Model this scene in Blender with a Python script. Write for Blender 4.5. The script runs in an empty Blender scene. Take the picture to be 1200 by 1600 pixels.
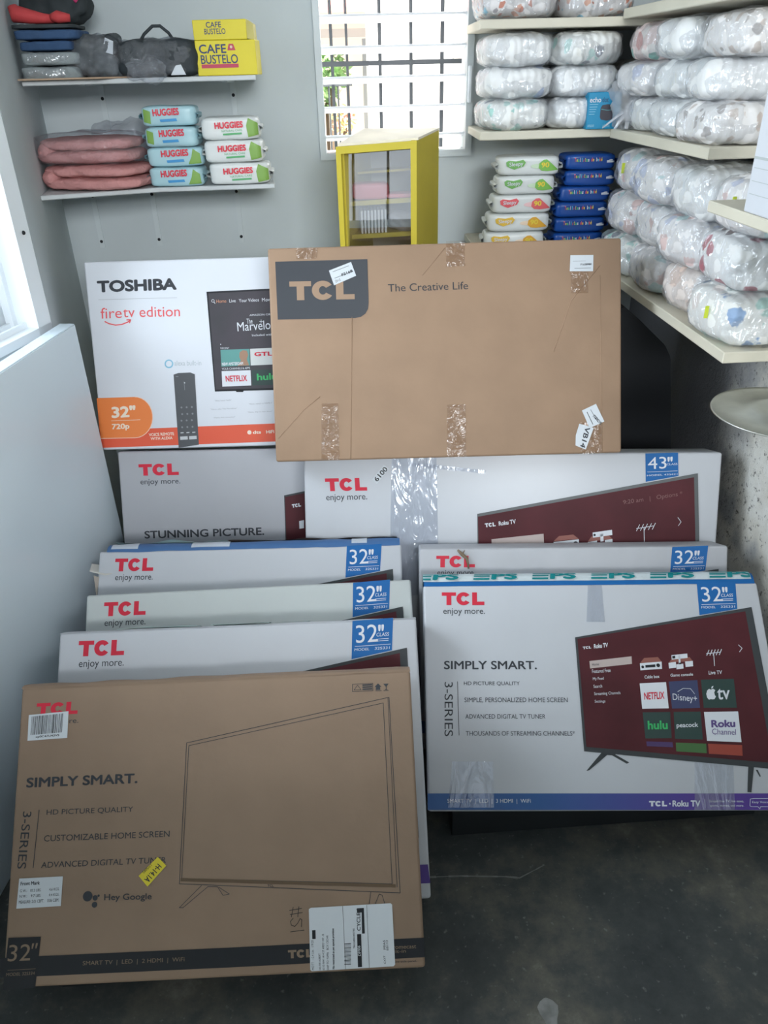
import bpy, bmesh, math, random
from mathutils import Vector, Matrix, noise

# ------------------------------------------------------------------ camera, world, lights
SC = bpy.context.scene
COL = SC.collection
RAD = math.radians
FPX = 1194.0
CAM = Vector((0, 0, 1.56))
PITCH, YAW, ROLL = RAD(29.95), RAD(3.0), RAD(1.5)
FW = Vector((math.sin(YAW)*math.cos(PITCH), math.cos(YAW)*math.cos(PITCH), -math.sin(PITCH)))
_r = Vector((math.cos(YAW), -math.sin(YAW), 0)); _u = _r.cross(FW)
RT = math.cos(ROLL)*_r - math.sin(ROLL)*_u
UP = math.sin(ROLL)*_r + math.cos(ROLL)*_u
cd = bpy.data.cameras.new('camera'); cam = bpy.data.objects.new('camera', cd); COL.objects.link(cam)
M = Matrix((RT, UP, -FW)).transposed().to_4x4(); M.translation = CAM
cam.matrix_world = M
cd.sensor_fit = 'VERTICAL'; cd.sensor_height = 36; cd.lens = FPX/1600*36; cd.clip_start = .02
SC.camera = cam
vs = SC.view_settings
vs.view_transform = 'Standard'; vs.look = 'None'; vs.gamma = 1; vs.use_curve_mapping = False
vs.exposure = 0.02

w = bpy.data.worlds.new('overcast_sky'); SC.world = w; w.use_nodes = True
bg = w.node_tree.nodes['Background']; bg.inputs[0].default_value = (.86, .94, 1, 1); bg.inputs[1].default_value = 1.0

def area(name, loc, target, sx, sy, power, color):
    l = bpy.data.lights.new(name, 'AREA'); l.shape = 'RECTANGLE'; l.size = sx; l.size_y = sy
    l.energy = power; l.color = color
    o = bpy.data.objects.new(name, l); COL.objects.link(o)
    o.location = loc
    o.rotation_euler = (Vector(target)-Vector(loc)).to_track_quat('-Z', 'Y').to_euler()
    return o
area('street_daylight', (.75, -3.0, 2.55), (-.05, 2.6, 1.2), 1.7, .9, 158, (.93, .97, 1))
area('window_daylight', (-1.75, 1.45, 1.75), (-.2, 2.0, .9), 1.3, 1.0, 56, (.86, .95, 1))
area('yard_fill', (1.1, 4.3, 2.75), (-.8, 2.1, .9), 1.3, .9, 380, (1, .98, .95))  # added fill lamp beyond the louvres, brightens the left wall
sun = bpy.data.lights.new('sun', 'SUN'); sun.energy = 22; sun.angle = RAD(1.5); sun.color = (1, .96, .88)
so = bpy.data.objects.new('sun', sun); COL.objects.link(so)
so.rotation_euler = Vector((-.25, .42, -.87)).to_track_quat('-Z', 'Y').to_euler()

# ------------------------------------------------------------------ helpers
def ray(px, py): return FW + (px-600)/FPX*RT - (py-800)/FPX*UP
def onX(px, py, x): d = ray(px, py); return CAM + d*((x-CAM.x)/d.x)
def onY(px, py, y): d = ray(px, py); return CAM + d*((y-CAM.y)/d.y)
def onZ(px, py, z): d = ray(px, py); return CAM + d*((z-CAM.z)/d.z)

MATS = {}
def mat(name, color=(.8, .8, .8), rough=.6, spec=.5, metal=0, vary=0, vscale=8, bump=0, bscale=60, color2=None, coat=0):
    if name in MATS: return MATS[name]
    m = bpy.data.materials.new(name); m.use_nodes = True
    nt = m.node_tree; N = nt.nodes; b = N['Principled BSDF']
    c = (*color, 1)
    b.inputs['Base Color'].default_value = c
    b.inputs['Roughness'].default_value = rough
    b.inputs['Specular IOR Level'].default_value = spec
    b.inputs['Metallic'].default_value = metal
    b.inputs['Coat Weight'].default_value = coat
    tc = N.new('ShaderNodeTexCoord')
    if vary or color2:
        n = N.new('ShaderNodeTexNoise'); n.inputs['Scale'].default_value = vscale; n.inputs['Detail'].default_value = 6
        r = N.new('ShaderNodeValToRGB')
        c2 = (*(color2 or [x*(1-vary) for x in color]), 1)
        r.color_ramp.elements[0].position = .35; r.color_ramp.elements[0].color = c2
        r.color_ramp.elements[1].position = .65; r.color_ramp.elements[1].color = c
        nt.links.new(tc.outputs['Object'], n.inputs['Vector']); nt.links.new(n.outputs['Fac'], r.inputs['Fac'])
        nt.links.new(r.outputs['Color'], b.inputs['Base Color'])
    if bump:
        n2 = N.new('ShaderNodeTexNoise'); n2.inputs['Scale'].default_value = bscale; n2.inputs['Detail'].default_value = 4
        bp = N.new('ShaderNodeBump'); bp.inputs['Strength'].default_value = bump; bp.inputs['Distance'].default_value = .01
        nt.links.new(tc.outputs['Object'], n2.inputs['Vector']); nt.links.new(n2.outputs['Fac'], bp.inputs['Height'])
        nt.links.new(bp.outputs['Normal'], b.inputs['Normal'])
    MATS[name] = m
    return m

def film(name, tint=(.95, .96, .98), base=.12, bump=.6, scale=25, rough=.18, stretch=(1, 1, 1), diff=0.0):
    """clear plastic film: transparent body with wrinkled glossy reflections"""
    if name in MATS: return MATS[name]
    m = bpy.data.materials.new(name); m.use_nodes = True
    nt = m.node_tree; N = nt.nodes; N.clear()
    out = N.new('ShaderNodeOutputMaterial'); tr = N.new('ShaderNodeBsdfTransparent'); gl = N.new('ShaderNodeBsdfGlossy')
    tr.inputs[0].default_value = (*tint, 1); gl.inputs['Roughness'].default_value = rough
    gl.inputs['Color'].default_value = (.95, .97, 1, 1)
    tc = N.new('ShaderNodeTexCoord'); mp = N.new('ShaderNodeMapping'); mp.inputs['Scale'].default_value = stretch
    n = N.new('ShaderNodeTexNoise'); n.inputs['Scale'].default_value = scale; n.inputs['Detail'].default_value = 3
    n.inputs['Distortion'].default_value = 1.5
    bp = N.new('ShaderNodeBump'); bp.inputs['Strength'].default_value = bump; bp.inputs['Distance'].default_value = .02
    lw = N.new('ShaderNodeLayerWeight'); lw.inputs[0].default_value = .25
    ma = N.new('ShaderNodeMath'); ma.operation = 'MULTIPLY_ADD'; ma.inputs[1].default_value = .32; ma.inputs[2].default_value = base
    mx = N.new('ShaderNodeMixShader')
    L = nt.links.new
    L(tc.outputs['Object'], mp.inputs[0]); L(mp.outputs[0], n.inputs['Vector']); L(n.outputs['Fac'], bp.inputs['Height'])
    L(bp.outputs[0], gl.inputs['Normal'])
    L(lw.outputs['Fresnel'], ma.inputs[0]); L(ma.outputs[0], mx.inputs[0]); L(tr.outputs[0], mx.inputs[1]); L(gl.outputs[0], mx.inputs[2])
    last = mx
    if diff:
        df = N.new('ShaderNodeBsdfDiffuse'); df.inputs[0].default_value = (.9, .9, .92, 1)
        m2 = N.new('ShaderNodeMixShader'); m2.inputs[0].default_value = diff
        L(mx.outputs[0], m2.inputs[1]); L(df.outputs[0], m2.inputs[2]); last = m2
    L(last.outputs[0], out.inputs[0])
    MATS[name] = m
    return m

def new_obj(name, me, m=None, parent=None):
    o = bpy.data.objects.new(name, me); COL.objects.link(o)
    if m is not None:
        me.materials.clear() if hasattr(me.materials, 'clear') else None
        for x in (m if isinstance(m, (list, tuple)) else [m]): me.materials.append(x)
    if parent is not None: o.parent = parent
    return o
def bm_obj(name, bm, m=None, parent=None, smooth=False):
    me = bpy.data.meshes.new(name); bm.normal_update(); bm.to_mesh(me); bm.free()
    if smooth:
        for p in me.polygons: p.use_smooth = True
    return new_obj(name, me, m, parent)
def thing(name, label, cat, loc=(0, 0, 0), rz=0, group=None, matrix=None):
    o = bpy.data.objects.new(name, None); COL.objects.link(o); o.empty_display_size = .05
    if matrix is not None: o.matrix_world = matrix
    else: o.location = loc; o.rotation_euler = (0, 0, rz)
    return tag(o, label, cat, group)
def tag(o, label, cat, group=None):
    o['label'] = label; o['category'] = cat
    if group: o['group'] = group
    return o
def struct(o): o['kind'] = 'structure'; return o

def add_box(bm, lo, hi, bevel=0, seg=2):
    lo, hi = Vector(lo), Vector(hi)
    r = bmesh.ops.create_cube(bm, size=1)
    vv = r['verts']
    for v in vv:
        v.co = Vector(((lo[i]+hi[i])/2 + v.co[i]*(hi[i]-lo[i]) for i in range(3)))
    if bevel:
        es = list({e for v in vv for e in v.link_edges})
        bmesh.ops.bevel(bm, geom=es, offset=bevel, segments=seg, affect='EDGES', profile=.5)
def box(name, lo, hi, m, parent=None, bevel=0):
    bm = bmesh.new(); add_box(bm, lo, hi, bevel); return bm_obj(name, bm, m, parent)
def add_prism(bm, pts, vec):
    """extrude polygon pts (3D) along vec"""
    vec = Vector(vec)
    a = [bm.verts.new(Vector(p)) for p in pts]; b = [bm.verts.new(Vector(p)+vec) for p in pts]
    n = len(pts)
    bm.faces.new(a); bm.faces.new(b[::-1])
    for i in range(n): bm.faces.new((a[i], b[i], b[(i+1) % n], a[(i+1) % n]))
def prism(name, pts, vec, m, parent=None):
    bm = bmesh.new(); add_prism(bm, pts, vec); bmesh.ops.recalc_face_normals(bm, faces=bm.faces); return bm_obj(name, bm, m, parent)
def add_tube(bm, pts, radii, seg=10, caps=True, squash=None):
    pts = [Vector(p) for p in pts]
    if not isinstance(radii, (list, tuple)): radii = [radii]*len(pts)
    rings = []
    ref = Vector((0, 0, 1))
    for i, p in enumerate(pts):
        d = (pts[min(i+1, len(pts)-1)]-pts[max(i-1, 0)]).normalized()
        rf = ref if abs(d.dot(ref)) < .95 else Vector((1, 0, 0))
        s = d.cross(rf).normalized(); t = s.cross(d)
        ry, rz = radii[i] if isinstance(radii[i], (tuple, list)) else (radii[i], radii[i])
        rings.append([bm.verts.new(p + s*ry*math.cos(2*math.pi*k/seg) + t*rz*math.sin(2*math.pi*k/seg)) for k in range(seg)])
    for a, b in zip(rings, rings[1:]):
        for k in range(seg): bm.faces.new((a[k], a[(k+1) % seg], b[(k+1) % seg], b[k]))
    if caps: bm.faces.new(rings[0][::-1]); bm.faces.new(rings[-1])
def tube(name, pts, radii, m, parent=None, seg=10):
    bm = bmesh.new(); add_tube(bm, pts, radii, seg); bmesh.ops.recalc_face_normals(bm, faces=bm.faces)
    return bm_obj(name, bm, m, parent, True)

def superell(a, b, c, p=4, cuts=9, amp=0, freq=6, seed=0, off=(0, 0, 0), bm=None):
    """soft rounded block with half sizes a b c; amp adds lumps"""
    own = bmesh.new()
    r = bmesh.ops.create_cube(own, size=2)
    bmesh.ops.subdivide_edges(own, edges=own.edges[:], cuts=cuts, use_grid_fill=True)
    off = Vector(off); sd = Vector((seed*3.1, seed*1.7, seed*2.3))
    for v in own.verts:
        d = v.co.copy()
        t = sum(abs(x)**p for x in d)**(-1/p)
        q = Vector((d.x*t*a, d.y*t*b, d.z*t*c))
        if amp:
            q += q.normalized()*amp*(noise.noise((q+sd)*freq) + .5*noise.noise((q+sd)*freq*2.3))
        v.co = q + off
    if bm is None: return own
    me = bpy.data.meshes.new('tmp'); own.to_mesh(me); own.free(); bm.from_mesh(me); bpy.data.meshes.remove(me)
    return bm

# ---- lettering: text turned into flat printed meshes
_TXT = {}
def glyphs(s, bold=0):
    k = (s, bold)
    if k not in _TXT:
        cu = bpy.data.curves.new('lettering', 'FONT'); cu.body = s; cu.resolution_u = 4
        o = bpy.data.objects.new('lettering', cu); COL.objects.link(o)
        me = bpy.data.meshes.new_from_object(o)
        vs_ = [(v.co.x, v.co.y) for v in me.vertices]; fs = [tuple(p.vertices) for p in me.polygons]
        if bold > 0:
            base, bf = list(vs_), list(fs); vs_, fs = [], []
            for dx, dy in ((-1, 0), (1, 0), (0, 1), (0, -1), (.7, .7), (-.7, .7), (.7, -.7), (-.7, -.7), (0, 0)):
                n0 = len(vs_); vs_ += [(x+dx*bold*1.5, y+dy*bold*1.5) for x, y in base]; fs += [tuple(i+n0 for i in f) for f in bf]
        bpy.data.objects.remove(o); bpy.data.curves.remove(cu); bpy.data.meshes.remove(me)
        x0 = min(v[0] for v in vs_); x1 = max(v[0] for v in vs_); y0 = min(v[1] for v in vs_); y1 = max(v[1] for v in vs_)
        nb = len(vs_)//(9 if bold > 0 else 1)
        _TXT[k] = ([((x-x0)/(x1-x0), (y-y0)/(y1-y0), 2.5e-5*(i//nb)) for i, (x, y) in enumerate(vs_)], fs)
    return _TXT[k]
def logo_shapes():
    T = [(0, 1), (0, .73), (.11, .73), (.11, 0), (.225, 0), (.225, .73), (.335, .73), (.335, 1)]
    L = [(.715, 1), (.715, 0), (1, 0), (1, .27), (.83, .27), (.83, 1)]
    cx, cy = .512, .5
    A = [RAD(a) for a in range(34, 327, 12)] + [RAD(326)]
    outer = [(cx+.168*math.cos(a), cy+.51*math.sin(a)) for a in A]
    inner = [(cx+.058*math.cos(a), cy+.225*math.sin(a)) for a in A]
    out = [T]
    for i in range(len(A)-1): out.append([outer[i], outer[i+1], inner[i+1], inner[i]])
    out.append(L)
    return out
# items: ('t', text, TL, TR, BL[, bold]) / ('logo', TL, TR, BL) / ('p', [points]) / ('l', [points], width) / ('c', centre, radius)
def rect(x0, y0, x1, y1, s=0, k=0):
    return (x0, y0), (x1, y0+s*(x1-x0)), (x0+k*(y1-y0), y1)
def T(s, x0, y0, x1, y1, sl=0, k=0, bold=0): return ('t', s, *rect(x0, y0, x1, y1, sl, k), bold)
def LOGO(x0, y0, x1, y1, sl=0, k=0): return ('logo', *rect(x0, y0, x1, y1, sl, k))
FINE = False
def fan(pts, c, rings=5, cut=4):
    P = []
    for a, b in zip(pts, pts[1:]+pts[:1]): P += [a.lerp(b, i/cut) for i in range(cut)]
    n = len(P); V = [c]; F = []
    for k in range(1, rings+1): V += [c.lerp(p, k/rings) for p in P]
    for i in range(n):
        j = (i+1) % n; F.append((0, 1+i, 1+j))
        for k in range(rings-1): F.append((1+k*n+i, 1+(k+1)*n+i, 1+(k+1)*n+j, 1+k*n+j))
    return V, F
def items_geo(items, m):
    """-> verts (u,v), faces; m maps a drawn point to the surface's (u,v)"""
    V, F = [], []
    def put(pts, faces):
        n = len(V); V.extend([(p[0], p[1], p[2] if len(p) > 2 else 0) for p in pts]); F.extend([tuple(i+n for i in f) for f in faces])
    for it in items:
        k = it[0]
        if k in 'tlogo' and k in ('t', 'logo'):
            tl, tr, bl = [Vector(m(*p)) for p in (it[2:5] if k == 't' else it[1:4])]
            ex, ey = tr-tl, tl-bl
            if k == 't':
                g, f = glyphs(it[1], it[5] if len(it) > 5 else 0)
                put([(*(bl + ex*x + ey*y), q) for x, y, q in g], f)
            else:
                for P in logo_shapes(): put([bl + ex*x + ey*y for x, y in P], [tuple(range(len(P)))])
        elif k == 'p' and FINE:
            pts = [Vector(m(*p)) for p in it[1]]; c = sum(pts, Vector((0, 0)))/len(pts)
            put(*fan(pts, c))
        elif k == 'p':
            put([Vector(m(*p)) for p in it[1]], [tuple(range(len(it[1])))])
        elif k == 'c':
            c = Vector(m(*it[1])); e = Vector(m(it[1][0]+it[2], it[1][1])); r = (e-c).length
            pts = [c+Vector((r*math.cos(a), r*math.sin(a))) for a in [2*math.pi*i/20 for i in range(20)]]
            if FINE: put(*fan(pts, c))
            else: put(pts, [tuple(range(20))])
        elif k == 'l':
            pts = [Vector(m(*p)) for p in it[1]]
            e = Vector(m(it[1][0][0]+it[2], it[1][0][1])); wd = max((e-pts[0]).length, 1e-5)/2
            for a, b in zip(pts, pts[1:]):
                d = (b-a)
                if d.length < 1e-7: continue
                d.normalize(); n = Vector((-d.y, d.x))*wd
                put([a-n-d*wd*.5, b-n+d*wd*.5, b+n+d*wd*.5, a+n-d*wd*.5], [(0, 1, 2, 3)])
    return V, F
def ink(name, parent, m, items, mapper, surf, layer=0):
    """surf(u,v,lift) -> local 3D point; one flat printed mesh"""
    V, F = items_geo(items, mapper)
    me = bpy.data.meshes.new(name)
    me.from_pydata([surf(v[0], v[1], .0006+.0004*layer+v[2]) for v in V], [], F); me.update()
    return new_obj(name, me, m, parent)
front = lambda u, v, l: (u, -l, v)

# ------------------------------------------------------------------ materials
WALL = mat('painted_plaster', (.62, .68, .70), .75, .25, vary=.10, vscale=2.2, bump=.12, bscale=14)
WOOD = mat('pale_board', (.74, .70, .58), .6, .3, vary=.10, vscale=5, bump=.05)
WHITE = mat('white_enamel', (.80, .86, .90), .35, .5, vary=.03, vscale=3)
KRAFT = mat('kraft_cardboard', (.345, .228, .15), .65, .3, vary=.09, vscale=9, bump=.06, bscale=45)
KRAFT2 = mat('darker_kraft_cardboard', (.30, .21, .148), .65, .3, vary=.08, vscale=10, bump=.06, bscale=45)
CARTON = mat('white_printed_carton', (.545, .565, .605), .38, .45, vary=.05, vscale=4, bump=.03, bscale=25)
CARTON_G = mat('grey_printed_carton', (.42, .43, .465), .45, .4, vary=.05, vscale=4)
CARTON_B = mat('bright_white_carton', (.72, .75, .81), .35, .45, vary=.03, vscale=4)
RED = mat('red_ink', (.62, .03, .06), .55, .25)
INK = mat('dark_grey_ink', (.045, .05, .06), .55, .25)
BLACK = mat('black_ink', (.02, .022, .026), .55, .25)
BLUE = mat('blue_ink', (.014, .125, .37), .55, .25)
WHITEI = mat('white_ink', (.68, .71, .76), .5, .3)
GREYI = mat('grey_ink', (.35, .37, .40), .5)
MAROON = mat('maroon_print', (.088, .017, .023), .55, .25, vary=.3, vscale=6)
BEZEL = mat('charcoal_print', (.05, .056, .06), .55, .25)
PAPER = mat('white_paper', (.62, .66, .70), .6, .3)
TAPE = film('packing_tape', base=.07, bump=.5, scale=30, rough=.16, stretch=(1, 1, .25))
CRINK = film('clear_wrap', tint=(.98, .985, .99), base=.13, bump=1.0, scale=26, rough=.13, diff=.08, stretch=(1, 1, .35))
BAGF = film('loose_clear_bag', base=.035, bump=1.0, scale=30, rough=.16, diff=.05)

# ------------------------------------------------------------------ room
YB, XR = 2.70, 1.05
WX0, WX1, WZ0, WZ1 = -.012, .432, 1.338, 2.05
CEIL = 2.45
def slab(bm, lo, hi): add_box(bm, lo, hi)

fl = bpy.data.materials.new('worn_dark_concrete'); fl.use_nodes = True
nt = fl.node_tree; N = nt.nodes; Lk = nt.links.new; pb = N['Principled BSDF']
tc = N.new('ShaderNodeTexCoord')
n1 = N.new('ShaderNodeTexNoise'); n1.inputs['Scale'].default_value = 4.2; n1.inputs['Detail'].default_value = 10; n1.inputs['Roughness'].default_value = .72
r1 = N.new('ShaderNodeValToRGB')
for p, c in ((.30, (.030, .037, .040, 1)), (.48, (.062, .069, .069, 1)), (.60, (.118, .114, .098, 1)), (.75, (.24, .235, .21, 1))):
    e = r1.color_ramp.elements.new(p); e.color = c
r1.color_ramp.elements.remove(r1.color_ramp.elements[0]); r1.color_ramp.elements.remove(r1.color_ramp.elements[-1])
n2 = N.new('ShaderNodeTexNoise'); n2.inputs['Scale'].default_value = 75; n2.inputs['Detail'].default_value = 3
r2 = N.new('ShaderNodeValToRGB'); r2.color_ramp.elements[0].position = .64; r2.color_ramp.elements[1].position = .8
mx = N.new('ShaderNodeMix'); mx.data_type = 'RGBA'; mx.inputs[7].default_value = (.20, .21, .2, 1)
Lk(tc.outputs['Object'], n1.inputs[0]); Lk(n1.outputs[0], r1.inputs[0]); Lk(tc.outputs['Object'], n2.inputs[0]); Lk(n2.outputs[0], r2.inputs[0])
Lk(r2.outputs[0], mx.inputs[0]); Lk(r1.outputs[0], mx.inputs[6]); Lk(mx.outputs[2], pb.inputs['Base Color'])
pb.inputs['Roughness'].default_value = .55; pb.inputs['Specular IOR Level'].default_value = .35
bp = N.new('ShaderNodeBump'); bp.inputs['Strength'].default_value = .2; bp.inputs['Distance'].default_value = .01
Lk(n1.outputs[0], bp.inputs['Height']); Lk(bp.outputs[0], pb.inputs['Normal'])
struct(box('floor', (-2.2, -.6, -.12), (1.4, 2.9, 0), fl))
struct(box('ceiling', (-2.2, -.6, CEIL), (1.4, 2.9, CEIL+.1), mat('ceiling_paint', (.72, .74, .74), .8)))

bm = bmesh.new()
slab(bm, (-1.1, YB, 0), (WX0-.02, YB+.14, CEIL)); slab(bm, (WX1+.02, YB, 0), (1.2, YB+.14, CEIL))
slab(bm, (WX0-.02, YB, 0), (WX1+.02, YB+.14, WZ0-.02)); slab(bm, (WX0-.02, YB, WZ1+.02), (WX1+.02, YB+.14, CEIL))
struct(bm_obj('wall_back', bm, WALL))

# right wall: rough, stained render; bare cement and shelf shade coloured into far end
rw = bpy.data.materials.new('rough_stained_shaded_render'); rw.use_nodes = True
nt = rw.node_tree; N = nt.nodes; Lk = nt.links.new; pb = N['Principled BSDF']; tc = N.new('ShaderNodeTexCoord')
n1 = N.new('ShaderNodeTexNoise'); n1.inputs['Scale'].default_value = 5; n1.inputs['Detail'].default_value = 8
r1 = N.new('ShaderNodeValToRGB')
r1.color_ramp.elements[0].position = .36; r1.color_ramp.elements[0].color = (.34, .345, .35, 1)
r1.color_ramp.elements[1].position = .62; r1.color_ramp.elements[1].color = (.84, .83, .79, 1)
e = r1.color_ramp.elements.new(.48); e.color = (.68, .65, .58, 1)
n2 = N.new('ShaderNodeTexNoise'); n2.inputs['Scale'].default_value = 70; n2.inputs['Detail'].default_value = 5; n2.inputs['Roughness'].default_value = .7
r2 = N.new('ShaderNodeValToRGB'); r2.color_ramp.elements[0].position = .35; r2.color_ramp.elements[1].position = .43
r2.color_ramp.elements[0].color = (.08, .07, .06, 1); r2.color_ramp.elements[1].color = (1, 1, 1, 1)
mx = N.new('ShaderNodeMix'); mx.data_type = 'RGBA'; mx.blend_type = 'MULTIPLY'; mx.inputs[0].default_value = .85
bp = N.new('ShaderNodeBump'); bp.inputs['Strength'].default_value = .7; bp.inputs['Distance'].default_value = .012
Lk(tc.outputs['Object'], n1.inputs[0]); Lk(tc.outputs['Object'], n2.inputs[0]); Lk(n1.outputs[0], r1.inputs[0]); Lk(n2.outputs[0], r2.inputs[0])
Lk(r1.outputs[0], mx.inputs[6]); Lk(r2.outputs[0], mx.inputs[7])
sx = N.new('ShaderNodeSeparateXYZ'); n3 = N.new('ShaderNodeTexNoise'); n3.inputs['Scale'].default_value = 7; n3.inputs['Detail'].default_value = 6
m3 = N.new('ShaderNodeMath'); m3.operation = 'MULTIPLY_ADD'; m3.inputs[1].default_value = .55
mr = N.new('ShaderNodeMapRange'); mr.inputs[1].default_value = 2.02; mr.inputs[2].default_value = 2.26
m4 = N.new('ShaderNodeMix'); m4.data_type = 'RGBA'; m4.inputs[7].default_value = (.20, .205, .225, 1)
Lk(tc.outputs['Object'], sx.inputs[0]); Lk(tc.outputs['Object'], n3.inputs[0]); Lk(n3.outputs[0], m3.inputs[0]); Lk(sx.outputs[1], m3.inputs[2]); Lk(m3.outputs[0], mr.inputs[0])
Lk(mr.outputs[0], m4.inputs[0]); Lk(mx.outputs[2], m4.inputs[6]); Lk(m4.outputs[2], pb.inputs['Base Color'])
Lk(n2.outputs[0], bp.inputs['Height']); Lk(bp.outputs[0], pb.inputs['Normal']); pb.inputs['Roughness'].default_value = .85
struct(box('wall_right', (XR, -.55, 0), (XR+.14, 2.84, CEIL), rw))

# left wall: far piece next to the shelves, near piece with the big window
A0 = Vector((-.745, 2.02, 0)); A1 = Vector((-.872, 2.70, 0))
d = (A1-A0).normalized(); nrm = Vector((-d.y, d.x, 0))
struct(prism('wall_left', [A0, A1+d*.05, A1+d*.05+nrm*.14, A0+nrm*.14], (0, 0, CEIL), WALL))
B0 = Vector((-.745, 2.02, 0)); Bd = Vector((-.0534, -.204, 0)).normalized(); Bn = Vector((Bd.y, -Bd.x, 0))   # Bn points out of the room
if Bn.x > 0: Bn = -Bn
def wl(s, o, z): return B0 + Bd*s + Bn*o + Vector((0, 0, z))
def wslab(bm, s0, s1, o0, o1, z0, z1):
    add_prism(bm, [wl(s0, o0, z0), wl(s1, o0, z0), wl(s1, o1, z0), wl(s0, o1, z0)], (0, 0, z1-z0))
SILL, HEAD, WL0, WL1 = 1.0, 2.15, .02, 1.25
bm = bmesh.new()
wslab(bm, WL0, 2.6, 0, .14, 0, SILL); wslab(bm, WL0, 2.6, 0, .14, HEAD, CEIL); wslab(bm, WL1, 2.6, 0, .14, SILL, HEAD)
bmesh.ops.recalc_face_normals(bm, faces=bm.faces)
struct(bm_obj('wall_left_front', bm, WALL))
# unseen half wall added behind the camera to shade the lower cartons, open above
bm = bmesh.new()
FY = -.42
slab(bm, (-2.2, FY-.1, 0), (-1.15, FY, CEIL)); slab(bm, (-1.15, FY-.1, 0), (1.2, FY, 1.30)); slab(bm, (-1.15, FY-.1, 2.40), (1.2, FY, CEIL))
struct(bm_obj('shade_wall_front', bm, WALL))

# left sliding window
win = struct(bpy.data.objects.new('window_1', None)); COL.objects.link(win)
PVC = mat('white_window_frame', (.83, .88, .92), .35, .5)
bm = bmesh.new()
for s0, s1, z0, z1, o0, o1 in ((.02, .075, SILL, HEAD, -.012, .10), (WL1-.05, WL1, SILL, HEAD, -.012, .10),
                               (.02, WL1, SILL, SILL+.022, -.012, .10), (.02, WL1, HEAD-.05, HEAD, -.012, .10),
                               (.075, .09, SILL, HEAD, .045, .10), (.02, WL1, SILL+.022, SILL+.036, .02, .028), (.02, WL1, SILL+.022, SILL+.036, .055, .063)):
    wslab(bm, s0, s1, o0, o1, z0, z1)
bmesh.ops.recalc_face_normals(bm, faces=bm.faces); bm_obj('window_frame', bm, PVC, win)
bm = bmesh.new()
for s0, s1, z0, z1 in ((.09, .15, SILL+.03, HEAD-.04), (.86, .90, SILL+.03, HEAD-.04), (.09, .90, SILL+.03, SILL+.08), (.09, .90, HEAD-.09, HEAD-.04)):
    wslab(bm, s0, s1, .066, .09, z0, z1)
bmesh.ops.recalc_face_normals(bm, faces=bm.faces); bm_obj('sliding_sash', bm, PVC, win)
GLASS = film('window_glass', base=.03, bump=0, scale=1, rough=.02)
bm = bmesh.new(); wslab(bm, .15, .86, .076, .08, SILL+.08, HEAD-.09); bm_obj('window_pane', bm, GLASS, win)
bm = bmesh.new(); p = wl(.045, -.013, 1.245); bmesh.ops.create_uvsphere(bm, u_segments=8, v_segments=6, radius=.005, matrix=Matrix.Translation(p)); bm_obj('screw_head', bm, BLACK, win)

# back louvre window
win = struct(bpy.data.objects.new('window_2', None)); COL.objects.link(win)
bm = bmesh.new()
for lo, hi in (((WX0-.02, YB-.012, WZ0-.02), (WX0, YB+.10, WZ1+.02)), ((WX1, YB-.012, WZ0-.02), (WX1+.02, YB+.10, WZ1+.02)),
               ((WX0, YB-.012, WZ0-.02), (WX1, YB+.10, WZ0)), ((WX0, YB-.012, WZ1), (WX1, YB+.10, WZ1+.02))):
    add_box(bm, lo, hi)
bm_obj('window_frame', bm, mat('aluminium_frame', (.62, .68, .70), .4, .5), win)
for i in range(8):
    z = 1.377+.081*i
    bm = bmesh.new(); add_box(bm, (WX0, -.036, -.0035), (WX1, .036, .0035), .002)
    o = bm_obj('louvre_slat', bm, mat('white_louvre', (.86, .88, .92), .3, .5), win); o.location = (0, YB+.05, z); o.rotation_euler = (RAD(-12), 0, 0)
box('louvre_lever', (WX1+.003, YB-.03, 1.47), (WX1+.012, YB-.012, 1.57), PVC, win, .002)

# iron grille outside the louvres
IRON = mat('dark_iron', (.03, .035, .04), .5)
g = thing('window_grille', 'dark iron bar grille just outside the louvre window', 'grille', (.2, YB+.13, WZ0))
gx = [(541, .004), (593, .0055), (642, .0055), (691, .006), (517, .005)]
for px, rr in gx:
    x = onY(px, 60, YB+.155).x
    bm = bmesh.new(); add_box(bm, (x-.2-rr, .02, -.03), (x-.2+rr, .03, .8)); bm_obj('upright_bar', bm, IRON, g)
z = onY(610, 98, YB+.16).z-WZ0
bm = bmesh.new(); add_box(bm, (-.26, .018, z-.007), (.27, .032, z+.007)); bm_obj('cross_bar', bm, IRON, g)

# ------------------------------------------------------------------ outside the windows
struct(box('ground_outside', (-9, 2.9, -.2), (9, 16, -.05), mat('pale_paving', (.62, .60, .56), .8, vary=.15)))
h = thing('white_house', 'sunlit whitewashed house wall across the yard, behind the window grille', 'house', (.45, 5.6, 0))
box('house_wall', (-.18, 0, -.1), (.40, .3, 3.4), mat('whitewash', (.9, .9, .88), .8), h)
box('door_jamb', (.36, -.03, -.1), (.44, .0, 2.7), mat('grey_trim', (.45, .42, .40), .6), h)
h = thing('beige_house', 'beige house with red roof and porch, far left through the louvre window', 'house', (-.6, 8.0, 0))
box('house_wall', (-2.5, 0, -.1), (1.2, .3, 2.15), mat('beige_paint', (.80, .75, .66), .8), h)
ROOF = mat('red_roof_sheet', (.62, .26, .22), .5)
bm = bmesh.new(); 
for i in range(40):
    x = -2.6+i*.1
    add_prism(bm, [(x, -1.0, 1.98), (x+.05, -1.0, 2.02), (x+.1, -1.0, 1.98), (x+.1, -1.0, 1.96), (x, -1.0, 1.96)], (0, 1.4, .75))
bm_obj('roof', bm, ROOF, h)
box('porch_beam', (-2.5, -.9, 1.80), (1.2, -.8, 1.86), mat('grey_trim'), h)
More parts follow.
